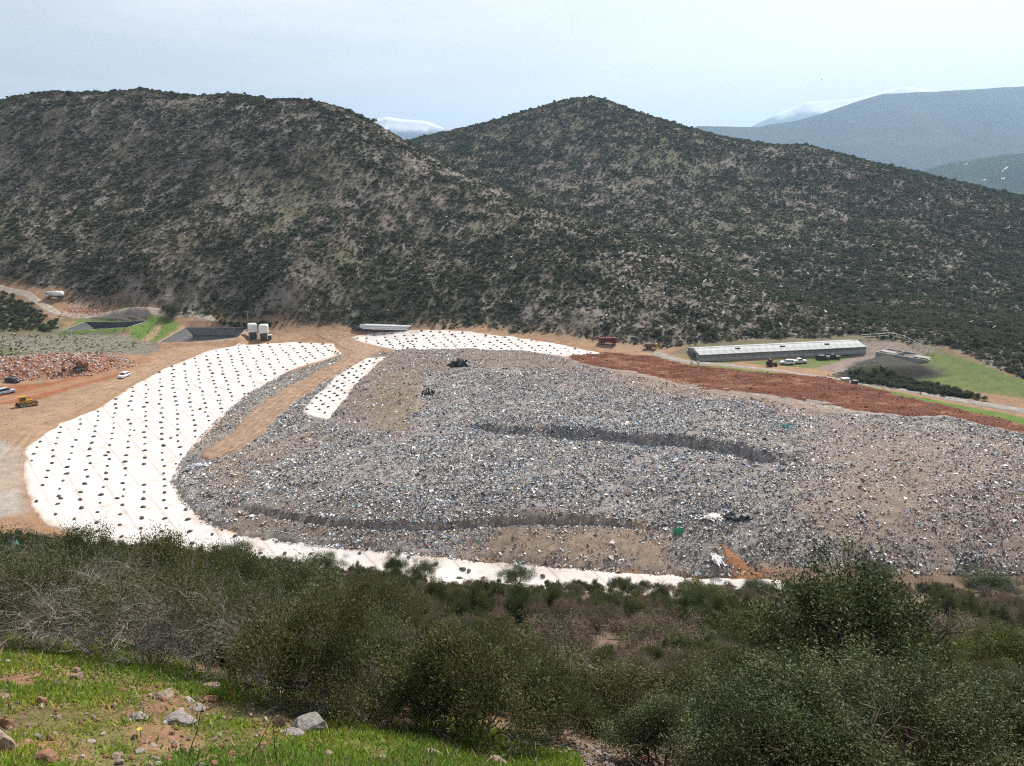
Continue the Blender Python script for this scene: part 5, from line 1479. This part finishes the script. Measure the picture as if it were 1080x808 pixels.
# little tractor by the shed, cars by the shed
root = empty('tractor', at(814, 386), heading((805, 386), (825, 386)))
MB().box((.6, 0, 1.0), (1.9, .7, .7)).build('hood', M_maroon, root, bevel=.05)
MB().box((-.7, 0, 1.7), (1.2, 1.3, 1.5), taper=(.85, .85)).build('cab', M_maroon, root, bevel=.05)
MB().box((-.7, 0, 1.95), (1.24, 1.0, .7)).build('window', M_glass, root)
for s in (-1, 1):
    wheel(root, -.8, s * .85, .8, .4, M_maroon); wheel(root, 1.2, s * .7, .45, .25, M_maroon)
tag(root, 'dark red tractor on the grass in front of the long shed', 'tractor')
car('parked_car', at(830, 384), R(175), M_white, 'white car parked beside the red tractor')
car('pickup', at(843, 383), R(10), M_offw, 'off white pickup right of the white parked car', kind='pickup', L=5.0)
car('parked_car', at(868, 379), R(5), M_darkp, 'dark car before the right half of the long shed', H=1.5)
car('parked_car', at(878, 378), R(-8), M_darkp, 'darker of the cars nearest the right end of the shed', H=1.6, kind='pickup', L=4.9)

# machine with a yellow body by the road behind the bank
root = empty('flat_trailer', at(686, 368), heading((675, 367), (698, 368)))
MB().box((0, 0, .9), (4.8, 2.0, .18)).build('deck', M_brownp, root, bevel=.03)
MB().box((2.0, 0, 1.6), (.7, 1.6, 1.3)).build('container', M_yellow, root, bevel=.04)
for x in (-1.2, -.2):
    for s in (-1, 1): wheel(root, x, s * .9, .42, .25)
MB().tube((2.4, 0, .8), (3.6, 0, .7), .06).build('drawbar', M_dsteel, root)
for s in (-1, 1): MB().box((0, s * .98, 1.2), (4.6, .06, .5)).build('side_board', M_brownp, root)
tag(root, 'low brown trailer with an ochre box by the road behind the red bank', 'trailer')

# ------------------------------------------------------------------ long greenhouse-like shed
A_, B_ = at(737, 381), at(913, 372.5)
ax = (B_ - A_); Ls = Vector((ax.x, ax.y, 0)).length; rz = math.atan2(ax.y, ax.x)
root = empty('long_shed', (A_.x, A_.y, A_.z), rz); root.rotation_euler = (0, -math.asin((B_.z - A_.z) / ax.length), rz)
D_, E_, RH = 11.5, 2.05, 3.1
nbay = 24; bw = Ls / nbay
MB().box((Ls / 2, D_ / 2, .05), (Ls + .4, D_ + .4, .5)).build('plinth', M_conc, root)
for i in range(nbay + 1):
    for yy_ in (0, D_): MB().box((i * bw, yy_, E_ / 2 + .2), (.14, .14, E_)).build('post', M_roof, root)
pm = MB().box((0, 0, 0), (bw - .16, .05, E_ - 1.0)).mesh('wall_panel', M_pane)
dm = MB().box((0, 0, 0), (bw - .16, .07, .7)).mesh('kick_panel', M_roof)
mm_ = MB().box((0, -.02, 0), (.06, .09, E_ - 1.0)).mesh('mullion', M_roof)
for i in range(nbay):
    for yy_ in (0, D_):
        o = link(bpy.data.objects.new('wall_panel', pm), root); o.location = ((i + .5) * bw, yy_, 1.0 + (E_ - 1.0) / 2 + .1)
        if yy_ == 0:
            q = link(bpy.data.objects.new('mullion', mm_), o)
            q.location = (0, -.01, 0)
        o = link(bpy.data.objects.new('kick_panel', dm), root); o.location = ((i + .5) * bw, yy_, .68)
MB().box((Ls / 2, -.03, E_ + .16), (Ls + .3, .2, .16)).build('eave_beam', M_offw, root)
MB().box((Ls / 2, D_ + .03, E_ + .16), (Ls + .3, .2, .16)).build('eave_beam', M_offw, root)
for s in (0, 1):
    y0, y1 = (-.45, D_ / 2) if s == 0 else (D_ + .45, D_ / 2)
    n_c = 12
    mb = MB(); vs, fs = [], []
    for k_ in range(n_c + 1):
        xx = k_ / n_c * bw - .0; zz = .06 * math.sin(k_ * math.pi)
        zz = .05 * (k_ % 2)
        vs += [(xx, y0, E_ + .22 + zz), (xx, y1, RH + .22 + zz), (xx, y0, E_ + .17 + zz), (xx, y1, RH + .17 + zz)]
    for k_ in range(n_c):
        a = k_ * 4
        fs += [(a, a + 4, a + 5, a + 1), (a + 2, a + 3, a + 7, a + 6)]
        fs += [(a, a + 2, a + 6, a + 4), (a + 1, a + 5, a + 7, a + 3)]
    rm = mb.add(vs, fs).mesh('roof_sheet', M_roof)
    for i in range(nbay):
        o = link(bpy.data.objects.new('roof_sheet', rm), root); o.location = (i * bw, 0, random.uniform(0, .03))
MB().box((Ls / 2, D_ / 2, RH + .3), (Ls, .5, .08)).build('ridge_cap', M_offw, root)
for i in range(3): MB().box((Ls * (.25 + .27 * i), D_ * .3, RH - .1), (1.6, .8, .5)).build('roof_vent', M_dsteel, root)
for xx in (0, Ls):
    MB().add([(xx - .04, 0, E_ + .15), (xx - .04, D_, E_ + .15), (xx - .04, D_ / 2, RH + .15), (xx + .04, 0, E_ + .15), (xx + .04, D_, E_ + .15), (xx + .04, D_ / 2, RH + .15)],
             [(0, 1, 2), (3, 5, 4), (0, 3, 4, 1), (1, 4, 5, 2), (2, 5, 3, 0)]).build('gable', M_roof, root)
for k_ in range(4): MB().box((-.03, D_ * (k_ + .5) / 4, E_ / 2 + .3), (.06, D_ / 4 - .2, E_ - .5)).build('end_panel', M_pane if k_ != 1 else M_darkp, root)
tag(root, 'long low shed with grey corrugated roof and clouded panes behind the road', 'building')

# gate pillars before the shed, small white sign, cabinet and dark bin by the road
for i, (px, py, lab) in enumerate([(729, 387, 'left white gate pillar at the near corner of the long shed'), (736, 388, 'right white gate pillar at the near corner of the long shed')]):
    root = empty('gate_pillar', at(px, py))
    MB().box((0, 0, .95), (.55, .55, 1.9)).build('shaft', M_offw, root, bevel=.03); MB().box((0, 0, 1.97), (.75, .75, .14)).build('cap', M_conc, root)
    tag(root, lab, 'pillar')
root = empty('cabinet', at(891, 404), R(10))
MB().box((0, 0, .75), (2.3, 1.2, 1.4)).build('body', M_pgreen, root, bevel=.03); MB().box((0, 0, 1.5), (2.5, 1.4, .1)).build('lid', M_offw, root)
for s in (-1, 1): MB().box((s * .55, -.615, .75), (.95, .03, 1.1)).build('door', M_pgreen, root)
tag(root, 'pale green cabinet standing by the road right of the shed', 'cabinet')
root = empty('waste_bin', at(901, 406), R(15))
MB().box((0, 0, .75), (1.5, 1.1, 1.1), taper=(1.12, 1.15)).build('body', M_darkp, root, bevel=.05); MB().box((0, 0, 1.36), (1.75, 1.3, .14)).build('lid', M_darkp, root, bevel=.04)
for x in (-.6, .6):
    for s in (-1, 1): MB().tube((x, s * .4 - .05, .12), (x, s * .4 + .05, .12), .12, n=10).build('caster', M_tyre, root)
tag(root, 'black waste bin beside the pale green cabinet', 'bin')
root = empty('road_sign', at(931, 414), R(8))
MB().tube((0, 0, -.1), (0, 0, 2.0), .05).build('post', M_steel, root); MB().box((0, -.06, 1.75), (1.3, .05, .55)).build('panel', M_white, root)
tag(root, 'small white sign on a post at the roadside', 'sign')

# ------------------------------------------------------------------ concrete tanks and fence beyond the yard
A_, B_ = at(948, 381), at(990, 380)
root = empty('concrete_tanks', at(956, 378) - Vector((0, 0, .5)), math.atan2(B_.y - A_.y, B_.x - A_.x))
for (x, y, lx, ly) in ((0, -4, 17, .4), (0, 4, 17, .4), (-8.3, 0, .4, 7.6), (8.3, 0, .4, 7.6), (-2.6, 0, .35, 7.6), (3, 0, .35, 7.6)):
    MB().box((x, y, .9), (lx, ly, 2.2)).build('wall', M_conc, root, bevel=.04)
MB().box((0, 0, .1), (16.4, 7.6, .3)).build('floor_slab', M_black, root)
for x in (-5.4, 5.6): MB().box((x, -1.0, 2.06), (4.6, 3.0, .14)).build('cover_slab', M_conc, root)
for x in np.linspace(-8, 8, 9): MB().tube((x, 4, 1.9), (x, 4, 2.9), .03, n=6).build('rail_post', M_steel, root)
MB().tube((-8, 4, 2.9), (8, 4, 2.9), .03, n=6).build('rail', M_steel, root)
tag(root, 'open grey concrete tanks with walled chambers behind the dark mound', 'tanks')
fl = wpoly([(908, 358), (940, 356), (955, 360), (985, 374)], closed=False)
seg = np.concatenate([[0], np.cumsum(np.hypot(*np.diff(fl, axis=0).T))]); tt = np.arange(0, seg[-1], 3.0)
FX, FY = np.interp(tt, seg, fl[:, 0]), np.interp(tt, seg, fl[:, 1]); FZ = T(FX, FY)
root = empty('boundary_fence', (FX[0], FY[0], FZ[0])); O = Vector((FX[0], FY[0], FZ[0]))
for i in range(len(tt)):
    p = Vector((FX[i], FY[i], FZ[i])) - O
    MB().box(p + Vector((0, 0, .9)), (.22, .22, 2.0)).build('post', M_offw, root)
    if i + 1 < len(tt):
        q = Vector((FX[i + 1], FY[i + 1], FZ[i + 1])) - O
        MB().tube(p + Vector((0, 0, 1.75)), q + Vector((0, 0, 1.75)), .05, n=5).tube(p + Vector((0, 0, .9)), q + Vector((0, 0, .9)), .04, n=5).build('rail', M_steel, root)
tag(root, 'pale post and rail fence round the yard under the right hill', 'fence')

# ------------------------------------------------------------------ leachate ponds
def pond(poly, depth, label):
    c = poly.mean(0); zr = float(T(poly[:, 0], poly[:, 1]).mean())
    root = empty('leachate_pond', (c[0], c[1], zr - depth))
    n_ = len(poly)
    rings = []
    for f, dz in ((1.10, -.25), (1.05, .22), (1.0, .12), (.86, -.9), (.845, -.85), (.72, -1.9), (.62, -depth + .2), (0.02, -depth + .1)):
        q = c + (poly - c) * f
        z = np.full(n_, dz) if f < 1.0 else T(poly[:, 0], poly[:, 1]) - zr + dz
        rings.append(np.column_stack([q - c, z + depth + (.06 * fbm(poly[:, 0] * 3, poly[:, 1] * 3 + dz * 9, 2.0, 2, 91) if f > .3 else 0)]))
    V = np.concatenate(rings)
    Fq = [(k_ * n_ + i, k_ * n_ + (i + 1) % n_, (k_ + 1) * n_ + (i + 1) % n_, (k_ + 1) * n_ + i) for k_ in range(len(rings) - 1) for i in range(n_)]
    mb = MB(); mb.add(V.tolist(), Fq); mb.build('membrane', M_black, root)
    rim = MB()
    for i in range(n_):
        a, b_ = rings[1][i], rings[1][(i + 1) % n_]; rim.tube(a, b_, .14, n=6)
    rim.build('rim_fold', M_steel, root)
    w_ = MB(); q = (poly - c) * .64
    w_.add([(x, y, depth * .36) for x, y in q] + [(x, y, depth * .36 - .1) for x, y in q], [tuple(range(n_)), tuple(range(2 * n_ - 1, n_ - 1, -1))])
    w_.build('water', M_water, root)
    return tag(root, label, 'pond')
pond(POND1, 3.6, 'left black lined pond with green banks')
pond(POND2, 3.6, 'right black lined pond next to the white treatment tanks')

# white treatment tanks on dark stands
for i, (px, py, lab) in enumerate([(267, 357, 'left white treatment tank on a dark stand beside the pond'), (279, 358, 'right white treatment tank on a dark stand beside the pond')]):
    root = empty('treatment_tank', at(px, py), R(20 - 12 * i))
    MB().box((0, 0, 1.2), (2.7, 2.5, 2.4)).build('stand', M_darkp, root, bevel=.05)
    for sx in (-1, 1):
        for sy in (-1, 1): MB().box((sx * 1.5, sy * 1.4, 1.3), (.2, .2, 2.6)).build('leg', M_offw, root)
    t_ = MB().box((0, 0, 4.2), (3.7, 3.5, 3.1), taper=(.92, .92)).build('tank', M_offw, root, bevel=.25)
    MB().box((0, 0, 5.85), (2.6, 2.4, .25)).build('lid', M_white, t_, bevel=.08)
    for s in (-.25, .25): MB().tube((1.95, s, .1), (1.85, s, 5.8), .04, n=6).build('ladder_rail', M_steel, root)
    for z_ in np.arange(.5, 5.6, .45): MB().tube((1.93, -.25, z_), (1.93, .25, z_), .025, n=5).build('rung', M_steel, root)
    tag(root, lab, 'tank')
root = empty('pump_unit', at(284, 358), R(10))
MB().box((0, 0, .9), (1.7, 1.5, 1.6)).build('housing', M_darkp, root, bevel=.06); MB().box((0, 0, 1.78), (1.9, 1.7, .14)).build('cover', M_offw, root)
MB().tube((0, -.7, .6), (0, -1.4, .6), .12).build('pipe', M_steel, root)
tag(root, 'small dark pump unit right of the treatment tanks', 'machine')

# pipes stacked behind the upper sheet
A_, B_ = at(381, 348), at(433, 346); hd = math.atan2(B_.y - A_.y, B_.x - A_.x); Lp = (B_ - A_).length
pm = MB().tube((-Lp * .46, 0, 0), (Lp * .46, 0, 0), .3, n=14, cap=False).tube((Lp * .46, 0, 0), (-Lp * .46, 0, 0), .26, n=14, cap=False).mesh('pipe', M_pipe, True)
mid = (A_ + B_) / 2
for row, cnt in ((0, 6), (1, 5), (2, 4)):
    for i in range(cnt):
        o = link(bpy.data.objects.new('pipe', pm)); off = (i - (cnt - 1) / 2) * .64
        o.location = mid + Vector((-math.sin(hd) * off + math.cos(hd) * random.uniform(-1.2, 1.2), math.cos(hd) * off, .32 + row * .55)); o.rotation_euler = (0, 0, hd + random.gauss(0, .004))
        tag(o, 'long pale plastic pipe in the stack below the hill', 'pipe', 'stack of pale pipes')

# round tree by the upper road, poles
def round_tree(P, w, h, label):
    r_ = np.random.default_rng(77)
    nl = 9000; P0, d = crown_points(nl, make_lobes(w, h, 12, r_), r_, .3)
    D = unit(d * .5 + r_.normal(size=d.shape) * .7); N = unit(r_.normal(size=d.shape))
    V, Fq, cc = leaves_np(P0, D, N, r_.uniform(.12, .3, nl), r_.uniform(.08, .16, nl), np.repeat(r_.uniform(.6, 1.3, nl)[:, None], 3, 1), r_)
    root = empty('round_tree', P)
    obj_np('crown', V, Fq, M_leafdark, cc, parent=root); branch_mesh(w, h, 4, 3, r_, .2).build('trunk', M_bark, root)
    return tag(root, label, 'tree')
round_tree(at(181, 335), 9.5, 6.0, 'round dark tree standing alone by the upper road')
for px, py, h, lab in [(144, 331, 8.5, 'thin pole between the ponds and the upper road'), (124, 327, 5.5, 'shorter thin pole left of the round tree'), (263, 356, 10.5, 'tall thin pole beside the white treatment tanks'), (86, 346, 4.0, 'short pole on the far rim of the left pond')]:
    root = empty('utility_pole', at(px, py))
    MB().tube((0, 0, -.2), (0, 0, h), .13, .09, 8).build('mast', M_pole, root); MB().box((0, 0, h - .5), (1.6, .1, .12)).build('crossarm', M_pole, root)
    for s in (-1, 1): MB().tube((s * .65, 0, h - .42), (s * .65, 0, h - .2), .05, n=6).build('insulator', M_offw, root)
    tag(root, lab, 'pole')

# ------------------------------------------------------------------ bigger single things on the waste
def crumple(name, px, py, w, d, h, m_, label, cat, seed, zf=wz_at, n=14, rz=0):
    P = at(px, py, zf)
    r_ = np.random.default_rng(seed)
    g = np.linspace(-1, 1, n); X, Y = np.meshgrid(g, g)
    rr = np.maximum(np.abs(X), np.abs(Y))
    Z = (1 - rr ** 2) * h * (.15 + 1.1 * r_.random(X.shape)) - .1 * (rr > .95)
    Xw = X * w / 2 * (1 + .22 * r_.normal(size=X.shape)); Yw = Y * d / 2 * (1 + .22 * r_.normal(size=X.shape))
    i_ = np.arange(n * n).reshape(n, n); Q = np.stack([i_[:-1, :-1], i_[:-1, 1:], i_[1:, 1:], i_[1:, :-1]], -1).reshape(-1, 4)
    o = obj_np(name, np.stack([Xw.ravel(), Yw.ravel(), Z.ravel()], 1), Q, m_); o.location = P; o.rotation_euler = (0, 0, rz)
    return tag(o, label, cat)
M_blackf = mat('black_film', (.02, .02, .024), .5, var=.4, scale=2, spec=.4)
M_film = mat('pale_film', (.62, .60, .57), .6, var=.15, scale=2)
crumple('tarpaulin', 485, 388, 6.5, 5, 2.4, M_blackf, 'crumpled black tarpaulin on the top of the waste below the far sheet', 'tarpaulin', 901)
crumple('tarpaulin', 452, 419, 3.5, 5, 1.6, M_blackf, 'black tarpaulin at the corner of the brown soil patch', 'tarpaulin', 902)
crumple('tarpaulin', 778, 548, 4, 3, .8, M_blackf, 'dark film heap right of the pale slabs near the lower edge', 'tarpaulin', 903)
crumple('plastic_film', 752, 547, 3.6, 3.5, .35, M_film, 'pale crumpled film near the lower edge of the waste', 'plastic film', 904)
crumple('plastic_film', 754, 590, 1.6, 6, .3, M_film, 'white film trailing down beside the small orange soil chute', 'plastic film', 905)
crumple('bag_pile', 210, 496, 5, 3, .8, M_white, 'pile of white bags between the pale sheet and the waste', 'bags', 906, n=22)
crumple('plastic_bag', 829, 455, 2.0, 1.6, .9, M_teal, 'teal bag lying on the upper waste below the red bank', 'bag', 907)
crumple('plastic_film', 848, 452, 2.6, 2.0, .8, M_film, 'white film bundle right of the teal bag', 'plastic film', 908)
crumple('plastic_film', 270, 505, 1.6, 1.2, .8, M_white, 'bright white bundle at the left end of the waste', 'plastic film', 909)
crumple('plastic_film', 282, 521, 1.5, 1.0, .7, M_white, 'second white bundle lower on the left end of the waste', 'plastic film', 910)
root = empty('green_bin', at(712, 564, wz_at), R(20)); root.rotation_euler = (R(75), R(12), R(30)); root.scale = (.75, .75, .75)
MB().box((0, 0, .8), (1.5, 1.2, 1.4), taper=(1.15, 1.15)).build('body', M_green, root, bevel=.05); MB().box((0, 0, 1.55), (1.8, 1.5, .12)).build('lid', M_green, root)
tag(root, 'overturned green waste container at the right end of the soil bench', 'bin')
P0, P1 = at(742, 596, wz_at), at(782, 602, wz_at)
o = MB().tube((0, 0, .2), (P1 - P0) + Vector((0, 0, .2)), .16, n=8).build('black_pipe', M_dsteel); o.location = P0; tag(o, 'dark pipe lying at the lower right end of the white strip', 'pipe')
CH = wpoly([(757, 578), (768, 580), (800, 606), (780, 609), (764, 596)])
def ch_h(x, y, sd): return wz_at(x, y) - T(x, y) + .2
tag(sheet('soil_chute', CH, M_red, .4, ch_h, lambda x, y, sd: np.tile(np.array([.36, .18, .09]), (len(x), 1)), .6, 0.0), kind='structure')

# ------------------------------------------------------------------ foreground odds and ends
P = at(30, 628); k_ = pxm(P)
o = obj_np('plastic_bag', *[(lambda V_, F_: (V_, F_))(*(lambda n_: (np.array([(math.cos(a) * .16 * (1 - .35 * abs(t)) * (1 + .25 * math.sin(5 * a + 3 * t)), math.sin(a) * .13 * (1 - .35 * abs(t)), t * .19) for t in np.linspace(-1, 1, 8) for a in np.linspace(0, 6.283, 13)[:-1]]), np.array([(r * 12 + c, r * 12 + (c + 1) % 12, (r + 1) * 12 + (c + 1) % 12, (r + 1) * 12 + c) for r in range(7) for c in range(12)])))(0))][0], M_teal)
o.location = (P.x, P.y - .35, P.z + 64 / k_); o.scale = (1.3, 1.3, 1.2); tag(o, 'teal plastic bag caught in the shrubs at the left', 'bag')
P = at(320, 748); o = MB().tube((-.13, 0, .03), (.13, .02, .05), .045, .045, 10).build('pipe_piece', mat('grey_tube', (.13, .12, .12), .6)); o.location = P; tag(o, 'short dark grey piece of pipe lying in the grass', 'pipe piece')
P = at(665, 781); root = empty('plastic_tub', P, .3)
MB().lathe([(.04, 0), (.052, .1), (.055, .105), (.05, .1), (.038, .012)], 14).build('wall', M_white, root, True); root.rotation_euler = (R(60), 0, .4)
tag(root, 'small white plastic tub on the rubble', 'tub')
for i, (px, py, w, m_, lab) in enumerate([(451, 757, .16, M_green, 'dark green scrap at the foot of the heath shrub'), (466, 756, .15, M_film, 'pale crumpled wrapper beside the green scrap'), (475, 764, .1, M_teal, 'teal scrap under the heath shrub'), (561, 775, .07, M_white, 'bright white scrap at the left end of the rubble'), (404, 762, .14, M_film, 'white scrap lying in the grass')]):
    crumple('plastic_scrap', px, py, w, w * .8, w * .4, m_, lab, 'litter', 920 + i, T, 7)
# pale fallen branches on the slope
for i, (px, py) in enumerate([(700, 682), (727, 684)]):
    P = at(px, py); r_ = np.random.default_rng(940 + i)
    mb = MB()
    for _ in range(9):
        a = Vector((r_.uniform(-.5, .5), r_.uniform(-.3, .3), r_.uniform(.05, .3))); d = Vector((r_.normal(), r_.normal() * .5, abs(r_.normal()) * .5)).normalized()
        mb.tube(a, a + d * r_.uniform(.4, .9), .028, .012, 5)
    o = mb.build('fallen_branch', mat('bleached_wood', (.58, .55, .50), .9)); o.location = P; tag(o, ('left' if i == 0 else 'right') + ' tangle of bleached branches on the middle slope', 'branches')
# dead stalks in the grass
for i, (px, py, h, lean, lab) in enumerate([(198, 800, 70, .35, 'thin dark dead stalk at the left of the grass bank'), (292, 806, 72, .05, 'upright thin dark stalk before the limestone'), (262, 800, 60, .55, 'leaning thin dark stalk between the other two')]):
    P = at(px, py); k_ = pxm(P); hh = h / k_
    root = empty('dead_stalk', P)
    st = MB(); p = Vector((0, 0, -.02)); r_ = np.random.default_rng(960 + i)
    for s in range(6):
        q = p + Vector((lean * hh / 6 + r_.normal() * .008, r_.normal() * .01, hh / 6)); st.tube(p, q, .006 - s * .0006, .0055 - s * .0006, 5); p = q
    st.build('stem', M_dsteel, root)
    for s in range(3):
        z_ = hh * (.45 + .17 * s); MB().tube((lean * z_, 0, z_), (lean * z_ + r_.uniform(-.09, .09), r_.uniform(-.05, .05), z_ + .09), .004, .002, 4).build('side_twig', M_dsteel, root)
    tag(root, lab, 'stalk')
# one yellow flower
root = empty('yellow_flower', at(149, 779)); mb = MB()
M_petal = mat('yellow_petal', (.75, .55, .03), .6); M_stalk = mat('green_stalk', (.08, .16, .03), .7)
for k2 in range(8):
    a = k2 * math.pi / 4; MB().add([(0, 0, .12), (.02 * math.cos(a - .3), .02 * math.sin(a - .3), .125), (.038 * math.cos(a), .038 * math.sin(a), .135), (.02 * math.cos(a + .3), .02 * math.sin(a + .3), .125)], [(0, 1, 2, 3)]).build('petal', M_petal, root)
MB().tube((0, 0, -.02), (0, 0, .12), .004, n=5).build('stalk', M_stalk, root); tag(root, 'single yellow flower in the grass', 'flower')

# ------------------------------------------------------------------ gulls circling over the tip
def gull_mesh(flap):
    mb = MB()
    mb.lathe([(.015, -.26), (.05, -.18), (.085, -.02), (.075, .12), (.05, .22), (.012, .3)], 8)
    mb.v = [(y, z, x) for x, y, z in mb.v]
    for s in (-1, 1):
        p = [(s * .06, .1, .03), (s * .06, -.08, .03), (s * .36, -.1, .03 + flap * .18), (s * .36, .12, .03 + flap * .18), (s * .72, -.06, .03 + flap * .1)]
        n0 = len(mb.v); mb.v += p + [(a, b_, c - .015) for a, b_, c in p]
        mb.f += [tuple(n0 + k_ for k_ in q) for q in ((0, 1, 2, 3), (3, 2, 4), (5, 8, 7, 6), (8, 9, 7))]
        mb.f += [tuple(n0 + k_ for k_ in q) for q in ((0, 3, 8, 5), (3, 4, 9, 8), (1, 6, 7, 2), (2, 7, 9, 4))]
    return mb.mesh('gull', M_feather)
gm = [gull_mesh(f) for f in (1.0, .3, -.4)]
gpos = [(1020, 173, 120), (1038, 190, 110), (1060, 178, 120), (1058, 189, 120), (867, 84, 140), (970, 210, 150), (1002, 228, 160), (880, 251, 170), (921, 258, 170), (1064, 240, 150), (822, 188, 190), (775, 266, 200), (833, 260, 210)]
for i in range(52):
    gpos.append((random.uniform(650, 1070) if i % 2 else random.gauss(760, 70), random.uniform(240, 350), random.uniform(150, 240)))
for i, (px, py, Y) in enumerate(gpos):
    u_, s_ = pxray(px, py)
    o = link(bpy.data.objects.new('gull', gm[i % 3])); o.location = (float(u_) * Y, Y, CAMZ - float(s_) * Y); o.rotation_euler = (random.gauss(0, .15), random.gauss(0, .4), random.uniform(0, 6.28))
    lab = {4: 'lone gull in the pale sky above the snowy mountain', 0: 'leftmost gull against the hazy mountain at the right'}.get(i)
    if lab is None:
        lab = 'white gull flying before the %s' % ('green hill by the right edge' if py < 200 else 'upper right hillside' if py < 262 else 'left end of the valley slope' if px < 720 else 'lower slope above the long shed' if px < 900 else 'lower slope at the right')
    tag(o, lab, 'gull', None if i in (0, 4) else 'gulls, ' + lab)
